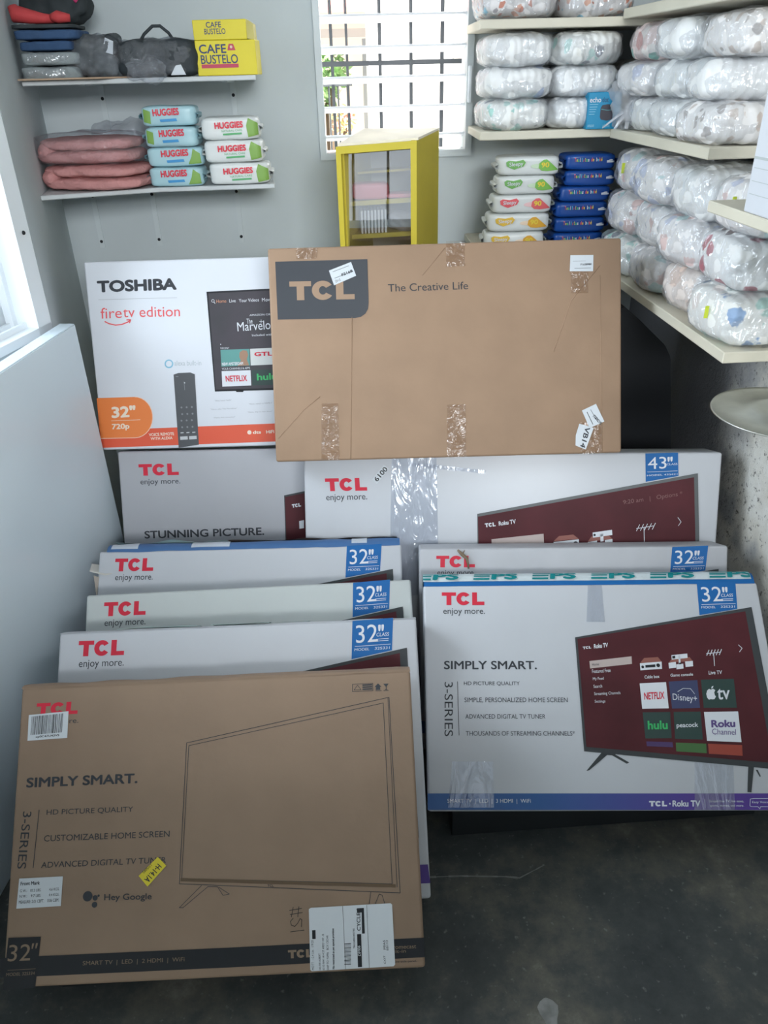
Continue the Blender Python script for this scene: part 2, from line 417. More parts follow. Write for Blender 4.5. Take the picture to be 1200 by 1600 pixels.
h = thing('cream_house', 'cream house with barred window, far right through the louvre window', 'house', (1.35, 7.0, 0))
box('house_wall', (-.35, 0, -.1), (1.6, .3, 3.0), mat('cream_paint', (.86, .83, .74), .8), h)
bm = bmesh.new()
for x in (-.12, 0, .12): add_box(bm, (x-.012, -.05, 1.2), (x+.012, -.03, 1.9))
add_box(bm, (-.16, -.05, 1.88), (.2, -.03, 1.92)); bm_obj('window_bars', bm, mat('brown_iron', (.16, .10, .07), .6), h)
p = onY(580, 150, 6.2)
col = tag(bm_obj('porch_column', (lambda b: (add_tube(b, [(p.x, 6.2, -.1), (p.x, 6.2, 1.76)], .055, 12), b)[1])(bmesh.new()), mat('grey_concrete', (.42, .42, .42), .8), None, True), 'round grey concrete column in the yard behind the louvre window', 'column')
LEAF = mat('green_leaves', (.26, .42, .16), .6, color2=(.10, .22, .07), vscale=20)
def bush(px, py, Y, r, label, m=LEAF, name='garden_bush'):
    c = onY(px, py, Y); bm = bmesh.new(); rnd = random.Random(px)
    for i in range(170):
        d = Vector((rnd.gauss(0, 1), rnd.gauss(0, 1), rnd.gauss(0, 1))).normalized()*r*rnd.uniform(.4, 1)
        s = r*.22; q = Matrix.Rotation(rnd.uniform(0, 6.3), 3, d)
        a = q @ Vector((s, 0, 0)); b = q @ Vector((0, s*.45, s*.3))
        f = bm.faces.new([bm.verts.new(d-a), bm.verts.new(d+b), bm.verts.new(d+a), bm.verts.new(d-b)])
    t = thing(name, label, 'plant', (c.x, Y, -.05))
    o = bm_obj('foliage', bm, m, t); o.location = (0, 0, c.z+.05)
    tube('stem', [(0, 0, 0), (.01, 0, c.z+.05-r*.4)], .015, mat('bark', (.12, .08, .05), .8), t, 6)
bush(515, 110, 6.0, .16, 'bright green shrub outside left of the porch column, above fence level')
bush(508, 150, 6.7, .12, 'pale green shrub outside, below the bright shrub by the porch')
bush(706, 105, 6.5, .12, 'green shrub outside in front of the cream house')
bush(716, 190, 6.05, .09, 'small green plant low outside near the right window jamb')
bush(536, 188, 5.5, .09, 'pink flowering plant outside behind the window grille', mat('pink_petals', (.75, .18, .2), .6, color2=(.5, .6, .2), vscale=15))
fx = thing('garden_fence', 'thin dark garden railing beyond the window, at the left', 'fence', (-.05, 5.2, -.05))
for i in range(7):
    bm = bmesh.new(); add_tube(bm, [(-.16+.055*i, 0, 0), (-.16+.055*i, 0, 1.55)], .006, 6); bm_obj('rail_bar', bm, IRON, fx)
box('top_rail', (-.2, -.008, 1.54), (.2, .008, 1.56), IRON, fx)

# opening above the added half wall behind the camera (seen only as a reflection): iron bars
g = thing('opening_grille', 'dark iron bars across the serving hatch behind the viewer', 'grille', (0, -.47, 0))
for i in range(9):
    x = -.9+.22*i
    bm = bmesh.new(); add_box(bm, (x-.008, -.008, 1.301), (x+.008, .008, 2.399)); bm_obj('upright_bar', bm, IRON, g)

# ------------------------------------------------------------------ boards: shelves
def shelf(name, label, pts, z, t, m=WOOD, group=None):
    o = thing(name, label, 'shelf', (sum(p[0] for p in pts)/len(pts), sum(p[1] for p in pts)/len(pts), z), 0, group)
    c = o.location
    bm = bmesh.new(); add_prism(bm, [(p[0]-c.x, p[1]-c.y, 0) for p in pts], (0, 0, t)); bmesh.ops.recalc_face_normals(bm, faces=bm.faces)
    bmesh.ops.bevel(bm, geom=bm.edges[:], offset=.002, segments=1, affect='EDGES')
    bm_obj('board', bm, m, o)
    return o
def bracket(par, x, z, yw=YB, ln=.17, reach=.2, m=None):
    m = m or mat('white_bracket', (.62, .68, .70), .5)
    c = par.location; bm = bmesh.new()
    add_box(bm, (x-.008-c.x, yw-.005-c.y, z-ln-c.z), (x+.008-c.x, yw-.0005-c.y, z-.0005-c.z)); add_box(bm, (x-.008-c.x, yw-reach-c.y, z-.005-c.z), (x+.008-c.x, yw-.0005-c.y, z-.0005-c.z))
    o = bm_obj('bracket', bm, m, par)
    for q in (.04, ln-.02):
        b2 = bmesh.new(); bmesh.ops.create_uvsphere(b2, u_segments=8, v_segments=6, radius=.005, matrix=Matrix.Translation((x-c.x, yw-.006-c.y, z-q-c.z))); bm_obj('screw', b2, BLACK, o)
SHU, SHL = 1.548, 1.274
SHELFM = mat('white_shelf_board', (.60, .63, .64), .6, vary=.08)
CARDM = mat('brown_cardboard_shelf', (.40, .28, .19), .7)
s = shelf('wall_shelf', 'upper white shelf on the back wall holding yellow coffee cartons', [(-.80, 2.36), (-.62, 2.40), (-.19, 2.40), (-.215, YB-.001), (-.868, YB-.001), (-.805, 2.40)], SHU, .012, SHELFM)
for px in (365, 160): bracket(s, onY(px, 150, YB).x, SHU)
c = s.location; prism('cardboard_liner', [(-.80-c.x, 2.335-c.y, .0125), (-.60-c.x, 2.37-c.y, .0125), (-.50-c.x, 2.46-c.y, .0125), (-.80-c.x, 2.5-c.y, .0125)], (0, 0, .004), CARDM, s)
s = shelf('wall_shelf', 'lower white shelf on the back wall holding the baby wipe packs', [(-.80, 2.30), (-.495, 2.40), (-.165, 2.40), (-.19, YB-.001), (-.868, YB-.001), (-.815, 2.40)], SHL, .012, SHELFM)
for px in (150, 242, 373): bracket(s, onY(px, 330, YB).x, SHL, ln=.2)
XS = .80
shelf('wall_shelf', 'long pale board shelf, lowest on the right wall, full of wrapped packs', [(XS, 1.503), (XR-.001, 1.503), (XR-.001, YB-.001), (XS, YB-.001)], 1.010, .024)
shelf('wall_shelf', 'pale board shelf, middle one on the right wall, under three rows of packs', [(XS, 1.739), (XR-.001, 1.739), (XR-.001, 2.386), (XS, 2.386)], 1.381, .024)
shelf('wall_shelf', 'pale board shelf, highest on the right wall, cut off by the picture top', [(XS, 1.70), (XR-.001, 1.70), (XR-.001, 2.386), (XS, 2.386)], 1.667, .024)
shelf('wall_shelf', 'pale board shelf in the back corner carrying six packs and a blue carton', [(.425, 2.388), (XR-.001, 2.388), (XR-.001, YB-.001), (.44, YB-.001)], 1.383, .022)
shelf('wall_shelf', 'pale board shelf in the back corner above the six white packs', [(.415, 2.388), (XR-.001, 2.388), (XR-.001, YB-.001), (.43, YB-.001)], 1.652, .022)
shelf('wall_shelf', 'pale board shelf in the back corner carrying the colourful wipe packs', [(.43, 2.388), (XS-.001, 2.388), (XS-.001, YB-.001), (.44, YB-.001)], 1.056, .022)
shelf('wall_shelf', 'short pale board shelf nearest the viewer on the right wall, white carton on top', [(.70, .95), (XR-.001, .95), (XR-.001, 1.485), (.70, 1.485)], 1.318, .02)

# ------------------------------------------------------------------ TV cartons
SPLIT = ('menu_lettering', 'tile_lettering', 'tile_red_lettering', 'screen_leg_print', 'feature_text', 'band_lettering', 'capsule_lettering', 'remote_pad')
class Box:
    def __init__(s, name, label, bl, ang, w, h, d, m, drop=0):
        yw, ln, rl = [RAD(a) for a in ang]
        ex = Vector((math.cos(yw), math.sin(yw), 0)); back = Vector((-math.sin(yw), math.cos(yw), 0))
        up = math.cos(ln)*Vector((0, 0, 1)) + math.sin(ln)*back
        s.e = math.cos(rl)*ex + math.sin(rl)*up; s.up = -math.sin(rl)*ex + math.cos(rl)*up
        s.n = s.e.cross(s.up); s.bl = Vector(bl)-s.up*drop; h += drop; s.w, s.h, s.d = w, h, d; s.h0 = h-drop
        mw = Matrix((s.e, -s.n, s.up)).transposed().to_4x4(); mw.translation = s.bl
        s.root = thing(name, label, 'box', matrix=mw)
        bm = bmesh.new(); add_box(bm, (0, 0, 0), (w, d, h), .006, 3)
        s.body = bm_obj('carton', bm, m, s.root)
        for p in s.body.data.polygons: p.use_smooth = True
    def uv(s, px, py):
        r = ray(px, py); t = (s.bl-CAM).dot(s.n)/r.dot(s.n); q = CAM + r*t - s.bl
        return (q.dot(s.e), q.dot(s.up))
    def ink(s, name, m, items, layer=0, mapper=None, parent=None):
        if name in SPLIT and len(items) > 1:
            return [ink(name, parent or s.root, m, [it], mapper or s.uv, front, layer) for it in items][0]
        return ink(name, parent or s.root, m, items, mapper or s.uv, front, layer)
    def slabpart(s, name, quad, m, t=.0012, mapper=None, parent=None):
        """a sticker or tape piece with a little thickness, points drawn in the photo frame"""
        P = [(mapper or s.uv)(*q) for q in quad]
        return prism(name, [(u, -.0011, v) for u, v in P], (0, -t+.0008, 0), m, parent or s.root)
    def dome(s, name, m, b, v0=0, v1=1, u0=0, u1=None, lift=0, seed=0, rough=.0):
        """slightly bulging top flap; v runs from the front edge over to the back"""
        u1 = s.w if u1 is None else u1
        bm = bmesh.new(); nu, nv = 28, 10; G = []
        for i in range(nu+1):
            row = []
            for j in range(nv+1):
                u = u0+(u1-u0)*i/nu; v = v0+(v1-v0)*j/nv
                y, z = s.arc(v, b)
                q = rough*noise.noise(Vector((u*14+seed, v*3, seed)))
                row.append(bm.verts.new((u, y, z+q+lift)))
            G.append(row)
        for i in range(nu):
            for j in range(nv): bm.faces.new((G[i][j], G[i+1][j], G[i+1][j+1], G[i][j+1]))
        return bm_obj(name, bm, m, s.root, True)
    def arc(s, v, b): return s.d*(1-math.cos(math.pi*v))/2, s.h-.003+b*math.sin(math.pi*v)

# --- brown carton, front left
s4 = lambda x, y: (x/2.808, 1030+y/2.808)
s4b = lambda x, y: (320+x/2.808, 1030+y/2.808)
D = Box('tv_carton', 'brown cardboard TV carton at the front of the left row, with barcode and shipping labels', (-.683, .8256, .1146), (-2.46, 43.64, .72), .78, .5404, .122, KRAFT2)
D.dome('top_flap', KRAFT2, .012, rough=.003, seed=2)
def c4(its, f):
    out = []
    for it in its:
        if it[0] == 't': out.append(('t', it[1], *[f(*p) for p in it[2:5]], *it[5:]))
        elif it[0] == 'logo': out.append(('logo', *[f(*p) for p in it[1:4]]))
        elif it[0] == 'p': out.append(('p', [f(*p) for p in it[1]]))
        elif it[0] == 'l': out.append(('l', [f(*p) for p in it[1]], it[2]))
        elif it[0] == 'c':
            a = f(*it[1]); b = f(it[1][0]+it[2], it[1][1]); out.append(('c', a, b[0]-a[0]))
    return out
D.ink('logo', RED, c4([('logo', (163, 194), (345, 185), (157, 248))], s4))
D.ink('tagline', INK, c4([('t', 'enjoy more.', (152, 268), (345, 258), (150, 296))], s4))
D.ink('slogan', INK, c4([('t', 'SIMPLY SMART.', (118, 520), (605, 500), (115, 564), .018)], s4))
D.ink('feature_text', INK, c4([('t', 'HD PICTURE QUALITY', (206, 660), (585, 646), (204, 687)), ('t', 'CUSTOMIZABLE HOME SCREEN', (195, 773), (745, 752), (193, 800)),
    ('t', 'ADVANCED DIGITAL TV TUNER', (183, 890), (730, 867), (180, 916)), ('t', '3-SERIES', (139, 668), (113, 919), (102, 668)), ('l', [(172, 662), (146, 915)], 1.0)], s4))
D.ink('assistant_mark', INK, c4([('c', (385, 1040), 21), ('c', (418, 1047), 11), ('c', (433, 1037), 5), ('c', (415, 1077), 12), ('t', 'Hey Google', (458, 1030), (666, 1026), (457, 1066), .008)], s4))
band = [s4(0, 1311), s4(180, 1302), s4(1011, 1265), s4b(962, 1221), s4b(966, 1307), s4(1011, 1352), s4(160, 1391), s4(0, 1397)]
D.ink('printed_band', BLACK, [('p', band)])
D.ink('size_badge', BLACK, c4([('p', [(38, 1222), (180, 1217), (155, 1442), (12, 1452)])], s4), 1)
TAN = mat('bare_kraft_lettering', (.24, .17, .115), .6)
D.ink('badge_lettering', TAN, c4([('t', '32', (42, 1253), (140, 1248), (34, 1326), -.006), ('t', '"', (143, 1246), (168, 1244), (138, 1270)), ('l', [(35, 1364), (158, 1357)], .5), ('t', 'MODEL 32S334', (30, 1376), (155, 1369), (28, 1390))], s4), 2)
D.ink('band_lettering', TAN, c4([('t', 'SMART TV  |  LED  |  2 HDMI  |  WiFi', (365, 1324), (811, 1306), (363, 1348))], s4), 2)
D.ink('band_logo', TAN, c4([('logo', (365, 1276), (475, 1270), (366, 1312))], s4b), 2)
D.ink('casting_lettering', TAN, c4([('t', 'chromecast', (800, 1254), (927, 1249), (800, 1272)), ('t', 'built-in', (800, 1276), (882, 1272), (800, 1290))], s4b), 2)
D.ink('fine_print', INK, c4([('t', 'Actual product may vary. See side panel.', (650, 1330), (930, 1318), (650, 1342))], s4b), 0)
D.ink('outline_drawing', INK, [('l', [(291.7, 1160.7), (607.8, 1089.5), (625.2, 1395), (280.3, 1380.8), (291.7, 1160.7)], .9), ('l', [(295.2, 1165), (598.8, 1098.4), (612.7, 1381), (284, 1372.6), (295.2, 1165)], .8),
    ('l', [(606, 1091), (620.5, 1386)], .7), ('l', [s4(885, 992), s4(787, 1090), s4(803, 1090), s4(912, 998), s4(955, 998), s4b(80, 1036), s4b(108, 1030), s4b(62, 1000)], .8),
    ('l', [s4b(728, 1022), s4b(722, 1072)], .8), ('l', [s4b(748, 1074), s4b(765, 1030), s4b(778, 1035), s4b(790, 1074)], .8), ('t', 'TCL', s4b(275, 988), s4b(303, 989), s4b(275, 998), .01)], 0)
D.ink('outline_speaker_bar', mat('brown_ink', (.12, .075, .04), .6), [('l', [(283.5, 1374.5), (617, 1384)], 4.5)], 1)
D.ink('handling_marks', INK, c4([('l', [(648, 110), (737, 106), (738, 138), (648, 142), (648, 110)], .7), ('l', [(655, 135), (670, 114), (686, 134), (655, 135)], .7), ('l', [(693, 114), (733, 112)], 2), ('l', [(693, 123), (733, 121)], 2), ('l', [(693, 132), (733, 130)], 2),
    ('p', [(745, 122), (760, 106), (775, 121), (769, 121), (770, 134), (750, 135), (751, 122)]), ('p', [(783, 108), (806, 107), (797, 121), (797, 131), (803, 134), (788, 135), (794, 131), (794, 121)]), ('l', [(750, 139), (775, 138)], .8), ('l', [(785, 138), (806, 137)], .8)], s4b))
D.ink('handwriting', BLACK, c4([('l', [(372, 1102), (425, 1093)], .9), ('l', [(374, 1120), (428, 1111)], .9), ('l', [(388, 1088), (380, 1130)], .9), ('l', [(413, 1085), (408, 1130)], .9),
    ('l', [(388, 1136), (376, 1150), (380, 1167), (395, 1172), (408, 1158), (418, 1138), (426, 1142), (424, 1174)], .9), ('l', [(376, 1196), (436, 1188)], .9)], s4b))
st = D.slabpart('barcode_sticker', [s4(*p) for p in ((128, 245), (302, 228), (296, 345), (122, 358))], PAPER)
rnd = random.Random(4); bars = []; x = 0
while x < 1:
    wd = rnd.choice([.008, .014, .02]); 
    a = (142+138*x, 252-14*x); b = (136+138*x, 332-12*x); bars.append(('l', [a, b], wd*55)); x += wd+rnd.choice([.012, .018, .028])
D.ink('barcode', BLACK, c4(bars + [('t', 'xp0C47U43V5', (158, 336), (262, 328), (157, 348), .01)], s4), 3, parent=st)
st = D.slabpart('weight_sticker', [s4(*p) for p in ((86, 962), (277, 952), (268, 1082), (73, 1094))], PAPER)
D.ink('sticker_lettering', INK, c4([('t', 'Front Mark', (93, 976), (177, 972), (92, 992), .012), ('t', 'G.W.:   10.2 LBS.', (90, 1010), (182, 1005), (89, 1022)), ('t', '4.6 KGS.', (218, 1003), (263, 1001), (217, 1015)), ('t', 'N.W.:    9.7 LBS.', (88, 1034), (182, 1029), (87, 1046)),
    ('t', '4.4 KGS.', (216, 1027), (262, 1025), (215, 1039)), ('t', 'MEASURE: 2.01 CBFT.', (85, 1058), (195, 1052), (84, 1072)), ('t', '0.06 CBM.', (210, 1051), (261, 1048), (209, 1065))], s4), 3, parent=st)
st = D.slabpart('yellow_sticker', [s4(*p) for p in ((609, 950), (693, 867), (730, 905), (648, 997))], mat('yellow_paper', (.72, .60, .03), .5))
D.ink('sticker_lettering', INK, c4([('t', 'H-14.1A', (712, 912), (652, 982), (693, 895), .012), ('t', '17/5092', (668, 905), (632, 940), (660, 897))], s4), 3, parent=st)
st = D.slabpart('shipping_label', [s4b(*p) for p in ((457, 1096), (466, 1090), (815, 1070), (822, 1076), (835, 1338), (828, 1346), (470, 1368), (463, 1362))], PAPER)
D.ink('label_bars', BLACK, c4([('p', [(667, 1092), (698, 1090), (702, 1202), (690, 1203), (688, 1110), (668, 1112)]), ('p', [(668, 1205), (686, 1204), (690, 1349), (672, 1350)]), ('p', [(471, 1188), (486, 1187), (487, 1226), (472, 1227)]), ('l', [(605, 1083), (618, 1358)], .5), ('l', [(710, 1078), (722, 1352)], .5)]
    + [('l', [(613+0*i, 1248+6*i), (641, 1246+6*i)], .5+.5*(i % 3 == 0)) for i in range(16)], s4b), 3, parent=st)
def vt(sx, x0, x1, ytop, ybot, bold=0): return ('t', sx, (x0, ybot), (x0-3, ytop), (x1, ybot), bold)   # text turned to read upwards
D.ink('label_lettering', INK, c4([vt('CYCLE 1', 668, 684, 1095, 1190, .01), vt('MOTT   12.4 Lbs   1/9/20', 470, 480, 1232, 1362), vt('HELTER AUBERT', 502, 510, 1290, 1362), vt('6310 NW 1414 ST AREO 107 - B', 517, 526, 1205, 1362), vt('SHIP TO YUMA   BOX CEDAR', 536, 545, 1210, 1362),
    vt('No restricted as per special provision', 560, 573, 1180, 1358, .012), vt('TBA104806540379B1', 652, 660, 1180, 1268), vt('CXY7', 786, 795, 1300, 1335), vt('MIA5', 784, 794, 1232, 1272), vt('EB113', 797, 806, 1232, 1276)], s4b), 3, parent=st)
D.ink('label_reversed_lettering', PAPER, c4([vt('DM06', 673, 685, 1255, 1300, .01)], s4b), 4, parent=st)

# --- white 32-inch carton layout, drawn on the one that shows it whole
c5 = lambda x, y: (880+x/3.478, 840+y/3.478)
c4r = lambda x, y: (640+x/3.478, 840+y/3.478)
R = Box('tv_carton', 'white TV carton facing the open floor, its whole maroon screen picture visible', (.1359, 1.0997, .1746), (-4.27, 50.45, -.25), .79, .5032, .118, CARTON)
BANDM = bpy.data.materials.new('blue_to_purple_print'); BANDM.use_nodes = True
nt = BANDM.node_tree; tc = nt.nodes.new('ShaderNodeTexCoord'); sp = nt.nodes.new('ShaderNodeSeparateXYZ'); rp = nt.nodes.new('ShaderNodeValToRGB')
rp.color_ramp.elements[0].position = .3; rp.color_ramp.elements[0].color = (.012, .085, .27, 1); rp.color_ramp.elements[1].position = .75; rp.color_ramp.elements[1].color = (.075, .032, .25, 1)
nt.links.new(tc.outputs['Generated'], sp.inputs[0]); nt.links.new(sp.outputs[0], rp.inputs[0]); nt.links.new(rp.outputs[0], nt.nodes['Principled BSDF'].inputs['Base Color'])
nt.nodes['Principled BSDF'].inputs['Roughness'].default_value = .4
def white_layout(b, mp, full):
    b.ink('logo', RED, [LOGO(690.3, 925.7, 756.4, 945.5)], 0, mp)
    b.ink('tagline', INK, [T('enjoy more.', 692.6, 950.4, 757.5, 962.4)], 0, mp)
    b.ink('size_badge', BLUE, [('p', [(1088.5, 911.5), (1148.8, 909), (1152, 951.5), (1092.8, 961.3)])], 0, mp)
    b.ink('badge_lettering', WHITEI, [T('32', 1094, 917.5, 1126, 940.6, -.03, .15, -.006), T("''", 1127.5, 917.5, 1136, 926, -.03, .1, .02), T('CLASS', 1126.5, 928, 1145, 932.8, -.02), ('l', [(1096, 944.8), (1149, 943.2)], .7), T('MODEL', 1095.8, 947.4, 1118, 950.8, -.02), T('32S331', 1126, 946.6, 1148, 950, -.02), ('l', [(1127, 936.3), (1145, 935.6)], .8), ('l', [(1127, 938.8), (1145, 938.1)], .8)], 1, mp)
    b.ink('printed_band', BANDM, [('p', [(668, 1239.7), (1240, 1239.7), (1247, 1265.5), (668.5, 1265.5)])], 0, mp)
    fr = b.ink('screen_picture', BEZEL, [('p', [(898.4, 996), (1174, 948.7), (1222, 1203), (912.5, 1174)])], 2, mp)
    b.ink('screen_image', MAROON, [('p', [(902, 998.5), (1164, 955.5), (1207, 1192), (916, 1167)])], 3, mp, fr)
    b.ink('slogan', INK, [T('SIMPLY SMART.', 693.8, 1032.6, 838.4, 1045.9, 0, 0, .012)], 0, mp)
    if not full: return
    b.ink('feature_text', INK, [T('HD PICTURE QUALITY', 724.8, 1064.8, 811.9, 1071.7), T('SIMPLE, PERSONALIZED HOME SCREEN', 725.7, 1090, 886.7, 1098.5), T('ADVANCED DIGITAL TV TUNER', 727, 1116, 852, 1123), T('THOUSANDS OF STREAMING CHANNELS*', 727.7, 1142, 898, 1149.6),
        ('t', '3-SERIES', (707.4, 1065.7), (707.6, 1150.5), (694.6, 1065.7)), ('l', [(714.8, 1065), (717.2, 1149)], .9)], 0, mp)
    b.ink('band_lettering', WHITEI, [T('SMART TV  |  LED  |  3 HDMI  |  WiFi', 699, 1248.3, 829, 1256.2), LOGO(1014, 1251.4, 1042, 1260), ('c', (1046.5, 1255.8), 1.3), T('Roku TV', 1050.5, 1250.6, 1094, 1260.4, 0, 0, .02), ('l', [(1101, 1249), (1101.5, 1262)], .6),
        T('Stream free TV, live news,', 1108, 1249.6, 1162, 1254.2), T('sports, movies, and more.', 1109, 1256.8, 1162, 1261.6), ('l', [(1178, 1247.5), (1172, 1248.5), (1171.5, 1259), (1174, 1260.5), (1184, 1260.5), (1187, 1264), (1188, 1260.5), (1225, 1260.5)], .7), ('l', [(1178, 1247.5), (1225, 1247.5)], .7), T('Easy Voice Control', 1175, 1251.5, 1222, 1256)], 1, mp)
    q = lambda pts: [c5(*p) for p in pts]
    W = lambda s_, x0, y0, x1, y1, sl=0, bold=0: ('t', s_, c5(x0, y0), c5(x1, y0+sl*(x1-x0)), c5(x0+.05*(y1-y0), y1), bold)
    b.ink('home_bar', mat('pinkish_white_print', (.48, .40, .38), .5), [('p', q([(141, 672), (370, 646), (372, 687), (145, 712)]))], 4, mp, fr)
    b.ink('menu_lettering', WHITEI, [('logo', c5(105, 594), c5(150, 589), c5(106, 608)), W('Roku TV', 165, 580, 241, 604, -.1, .02), W('Featured Free', 155, 718, 255, 737, -.06), W('My Feed', 160, 761, 218, 780, -.06), W('Search', 163, 801, 210, 818, -.06), W('Streaming Channels', 167, 841, 309, 862, -.04), W('Settings', 170, 883, 227, 902, -.03),
        W('Cable box', 440, 750, 520, 767, -.05, .01), W('Game console', 581, 741, 703, 757, -.05, .01), W('Live TV', 788, 725, 860, 745, -.04, .01), ('l', q([(950, 584), (970, 602), (956, 622)]), 1.0)], 4, mp, fr)
    b.ink('menu_dark_lettering', INK, [W('Home', 155, 684, 193, 698, -.08)], 5, mp, fr)
    b.ink('icon_brown', mat('rust_print', (.26, .09, .07), .5), [('p', q([(415, 684), (438, 655), (513, 650), (533, 675)])), ('p', q([(572, 680), (592, 656), (685, 650), (702, 672)]))], 4, mp, fr)
    b.ink('icon_white', WHITEI, [('p', q([(415, 684), (533, 675), (535, 714), (418, 722)])), ('p', q([(570, 682), (610, 676), (612, 708), (573, 712)])), ('p', q([(660, 674), (702, 671), (704, 700), (663, 704)])), ('p', q([(586, 640), (672, 631), (674, 655), (588, 664)])), ('p', q([(612, 690), (650, 686), (652, 712), (614, 717)])), ('p', q([(624, 645), (634, 644), (636, 685), (626, 686)])),
        ('l', q([(776, 632), (850, 624)]), 1.1), ('l', q([(815, 628), (820, 698)]), 1.1)] + [('l', q([(778+17*i, 642-i), (790+17*i, 612-i)]), 1.1) for i in range(5)], 5, mp, fr)
    b.ink('icon_detail', BLACK, [('p', q([(444, 694), (498, 690), (499, 704), (445, 708)])), ('c', c5(430, 704), 2.2), ('c', c5(514, 695), 2.9), ('p', q([(590, 645), (606, 643), (607, 657), (591, 659)])), ('p', q([(626, 690), (640, 689), (636, 680), (628, 681)]))], 6, mp, fr)
    b.ink('app_tile', WHITEI, [('p', q([(414, 793), (557, 786), (572, 928), (428, 931)]))], 4, mp, fr)
    b.ink('app_tile', WHITEI, [('p', q([(763, 948), (948, 945), (967, 1112), (780, 1105)]))], 4, mp, fr)
    DG = mat('dark_green_print', (.014, .045, .04), .45)
    b.ink('app_tile', mat('navy_print', (.035, .045, .12), .45), [('p', q([(571, 783), (727, 775), (742, 926), (590, 930)]))], 4, mp, fr)
    for P in ([(746, 773), (925, 768), (942, 925), (762, 926)], [(430, 950), (580, 948), (588, 1090), (445, 1092)], [(598, 948), (745, 946), (757, 1098), (606, 1094)]):
        b.ink('app_tile', DG, [('p', q(P))], 4, mp, fr)
    b.ink('app_tile', mat('violet_print', (.06, .03, .12), .45), [('p', q([(450, 1108), (592, 1112), (596, 1140), (453, 1134)]))], 4, mp, fr)
    b.ink('app_tile', mat('dim_green_print', (.05, .14, .04), .45), [('p', q([(610, 1115), (775, 1120), (778, 1172), (613, 1162)]))], 4, mp, fr)
    b.ink('app_tile', mat('dim_orange_print', (.32, .05, .03), .45), [('p', q([(785, 1120), (970, 1128), (973, 1186), (790, 1175)]))], 4, mp, fr)
    b.ink('tile_lettering', RED, [W('NETFLIX', 437, 843, 546, 882, -.05, .015)], 5, mp, fr)
    b.ink('tile_lettering', WHITEI, [W('Disney+', 592, 848, 724, 893, .08, -.004), W('peacock', 613, 1008, 730, 1040, -.03, .012), W('tv', 833, 823, 901, 882, -.04, .01), ('l', [c5(620, 838), c5(650, 820), c5(690, 822), c5(712, 850)], .7),
        ('p', q([(780, 832), (790, 823), (800, 827), (812, 822), (824, 830), (818, 842), (822, 858), (828, 864), (820, 878), (808, 880), (800, 878), (790, 882), (780, 870), (775, 850)])), ('p', q([(801, 822), (805, 810), (814, 806), (811, 817)]))], 5, mp, fr)
    b.ink('tile_lettering', mat('green_ink', (.03, .42, .12), .45), [W('hulu', 456, 996, 564, 1044, -.02, .02)], 5, mp, fr)
    b.ink('tile_lettering', mat('purple_ink', (.10, .06, .22), .45), [W('Roku', 801, 992, 931, 1033, -.02, .025), W('Channel', 806, 1038, 935, 1070, .02)], 5, mp, fr)
    b.ink('screen_leg_print', BEZEL, [('p', q([(205, 1172), (125, 1268), (142, 1264), (240, 1180)])), ('p', q([(262, 1182), (345, 1229), (358, 1222), (285, 1180)])), ('p', q([(1005, 1238), (1036, 1240), (1022, 1385), (1000, 1383)])), ('p', q([(1045, 1262), (1068, 1301), (1073, 1297), (1056, 1262)])), ('p', q([(205, 1170), (285, 1176), (280, 1184), (210, 1180)]))], 1, mp)
white_layout(R, R.uv, True)
R.arc = lambda v, b: (R.d*v**1.6, R.h-.003+b*math.sin(math.pi*v**.7))
# bulging taped top with teal letters on the tape
R.dome('top_flap', BLUE, .032, 0, 1, .002, R.w-.006, 0, 5, .001)
R.dome('tape', mat('pale_tape', (.56, .63, .66), .3, .6, bump=.5, bscale=40), .0345, .035, .75, .0, R.w-.012, .0012, 5, .0012)
TEAL = mat('teal_ink', (.0, .21, .23), .35)
its = []
for i in range(6):
    u = -.02+.14*i
    for (a, b2, y0, y1) in ((0, .042, .8, 1), (0.0, .038, .4, .6), (0, .038, 0, .2)):
        its.append(('p', [(u+a+.004*y0, y0), (u+b2+.004*y0, y0), (u+b2+.004*y1, y1), (u+a+.004*y1, y1)]))
    its.append(('t', 'PS', (u+.046, 1), (u+.108, 1), (u+.042, 0), .03))
V, F = items_geo(its, lambda x, y: (x, y))
me = bpy.data.meshes.new('tape_lettering')
def tp_(u, v, q=0):
    y, z = R.arc(.052+.15*v, .0352); return (min(max(u, .0), R.w-.014), y-.0022-q, z+.0012+q)
me.from_pydata([tp_(*v) for v in V], [], F); new_obj('tape_lettering', me, TEAL, R.root)
R.slabpart('tape', [(706, 1190), (770, 1190), (772, 1262), (700, 1262)], TAPE, .001)
R.slabpart('tape', [(1085, 1180), (1145, 1180), (1148, 1266), (1085, 1266)], TAPE, .001)
R.slabpart('tape', [(918, 914), (940, 914), (945, 972), (916, 972)], TAPE, .001)

def copy_layout(b):
    def mp(px, py):
        u, v = R.uv(px, py)
        return (u*b.w/R.w, b.h-(R.h-v)*b.h0/R.h)
    white_layout(b, mp, False)
C = Box('tv_carton', 'white TV carton directly behind the brown carton with the shipping label', (-.6627, .9992, .1033), (-1.44, 43.5, 0), .79, .548, .118, CARTON, .029)
C.dome('top_flap', CARTON, .008, rough=.003, seed=1); copy_layout(C)
for u0, u1 in ((.12, .30), (.33, .46), (.49, .55)): C.dome('tape_scrap', mat('torn_tape', (.45, .62, .60), .4), .011, .2, .55, u0, u1, .0, u0*9, .004)
B = Box('tv_carton', 'white TV carton, middle one of the three white ones in the left row', (-.6482, 1.1656, .0842), (-.74, 43.5, 0), .785, .548, .105, mat('creamy_white_carton', (.54, .575, .57), .45, .4, vary=.05, vscale=4)); copy_layout(B)
A = Box('tv_carton', 'white TV carton with a torn blue top edge, rearmost of the left row', (-.6779, 1.3491, .0921), (-3.08, 43.5, 0), .79, .548, .065, CARTON, .064)
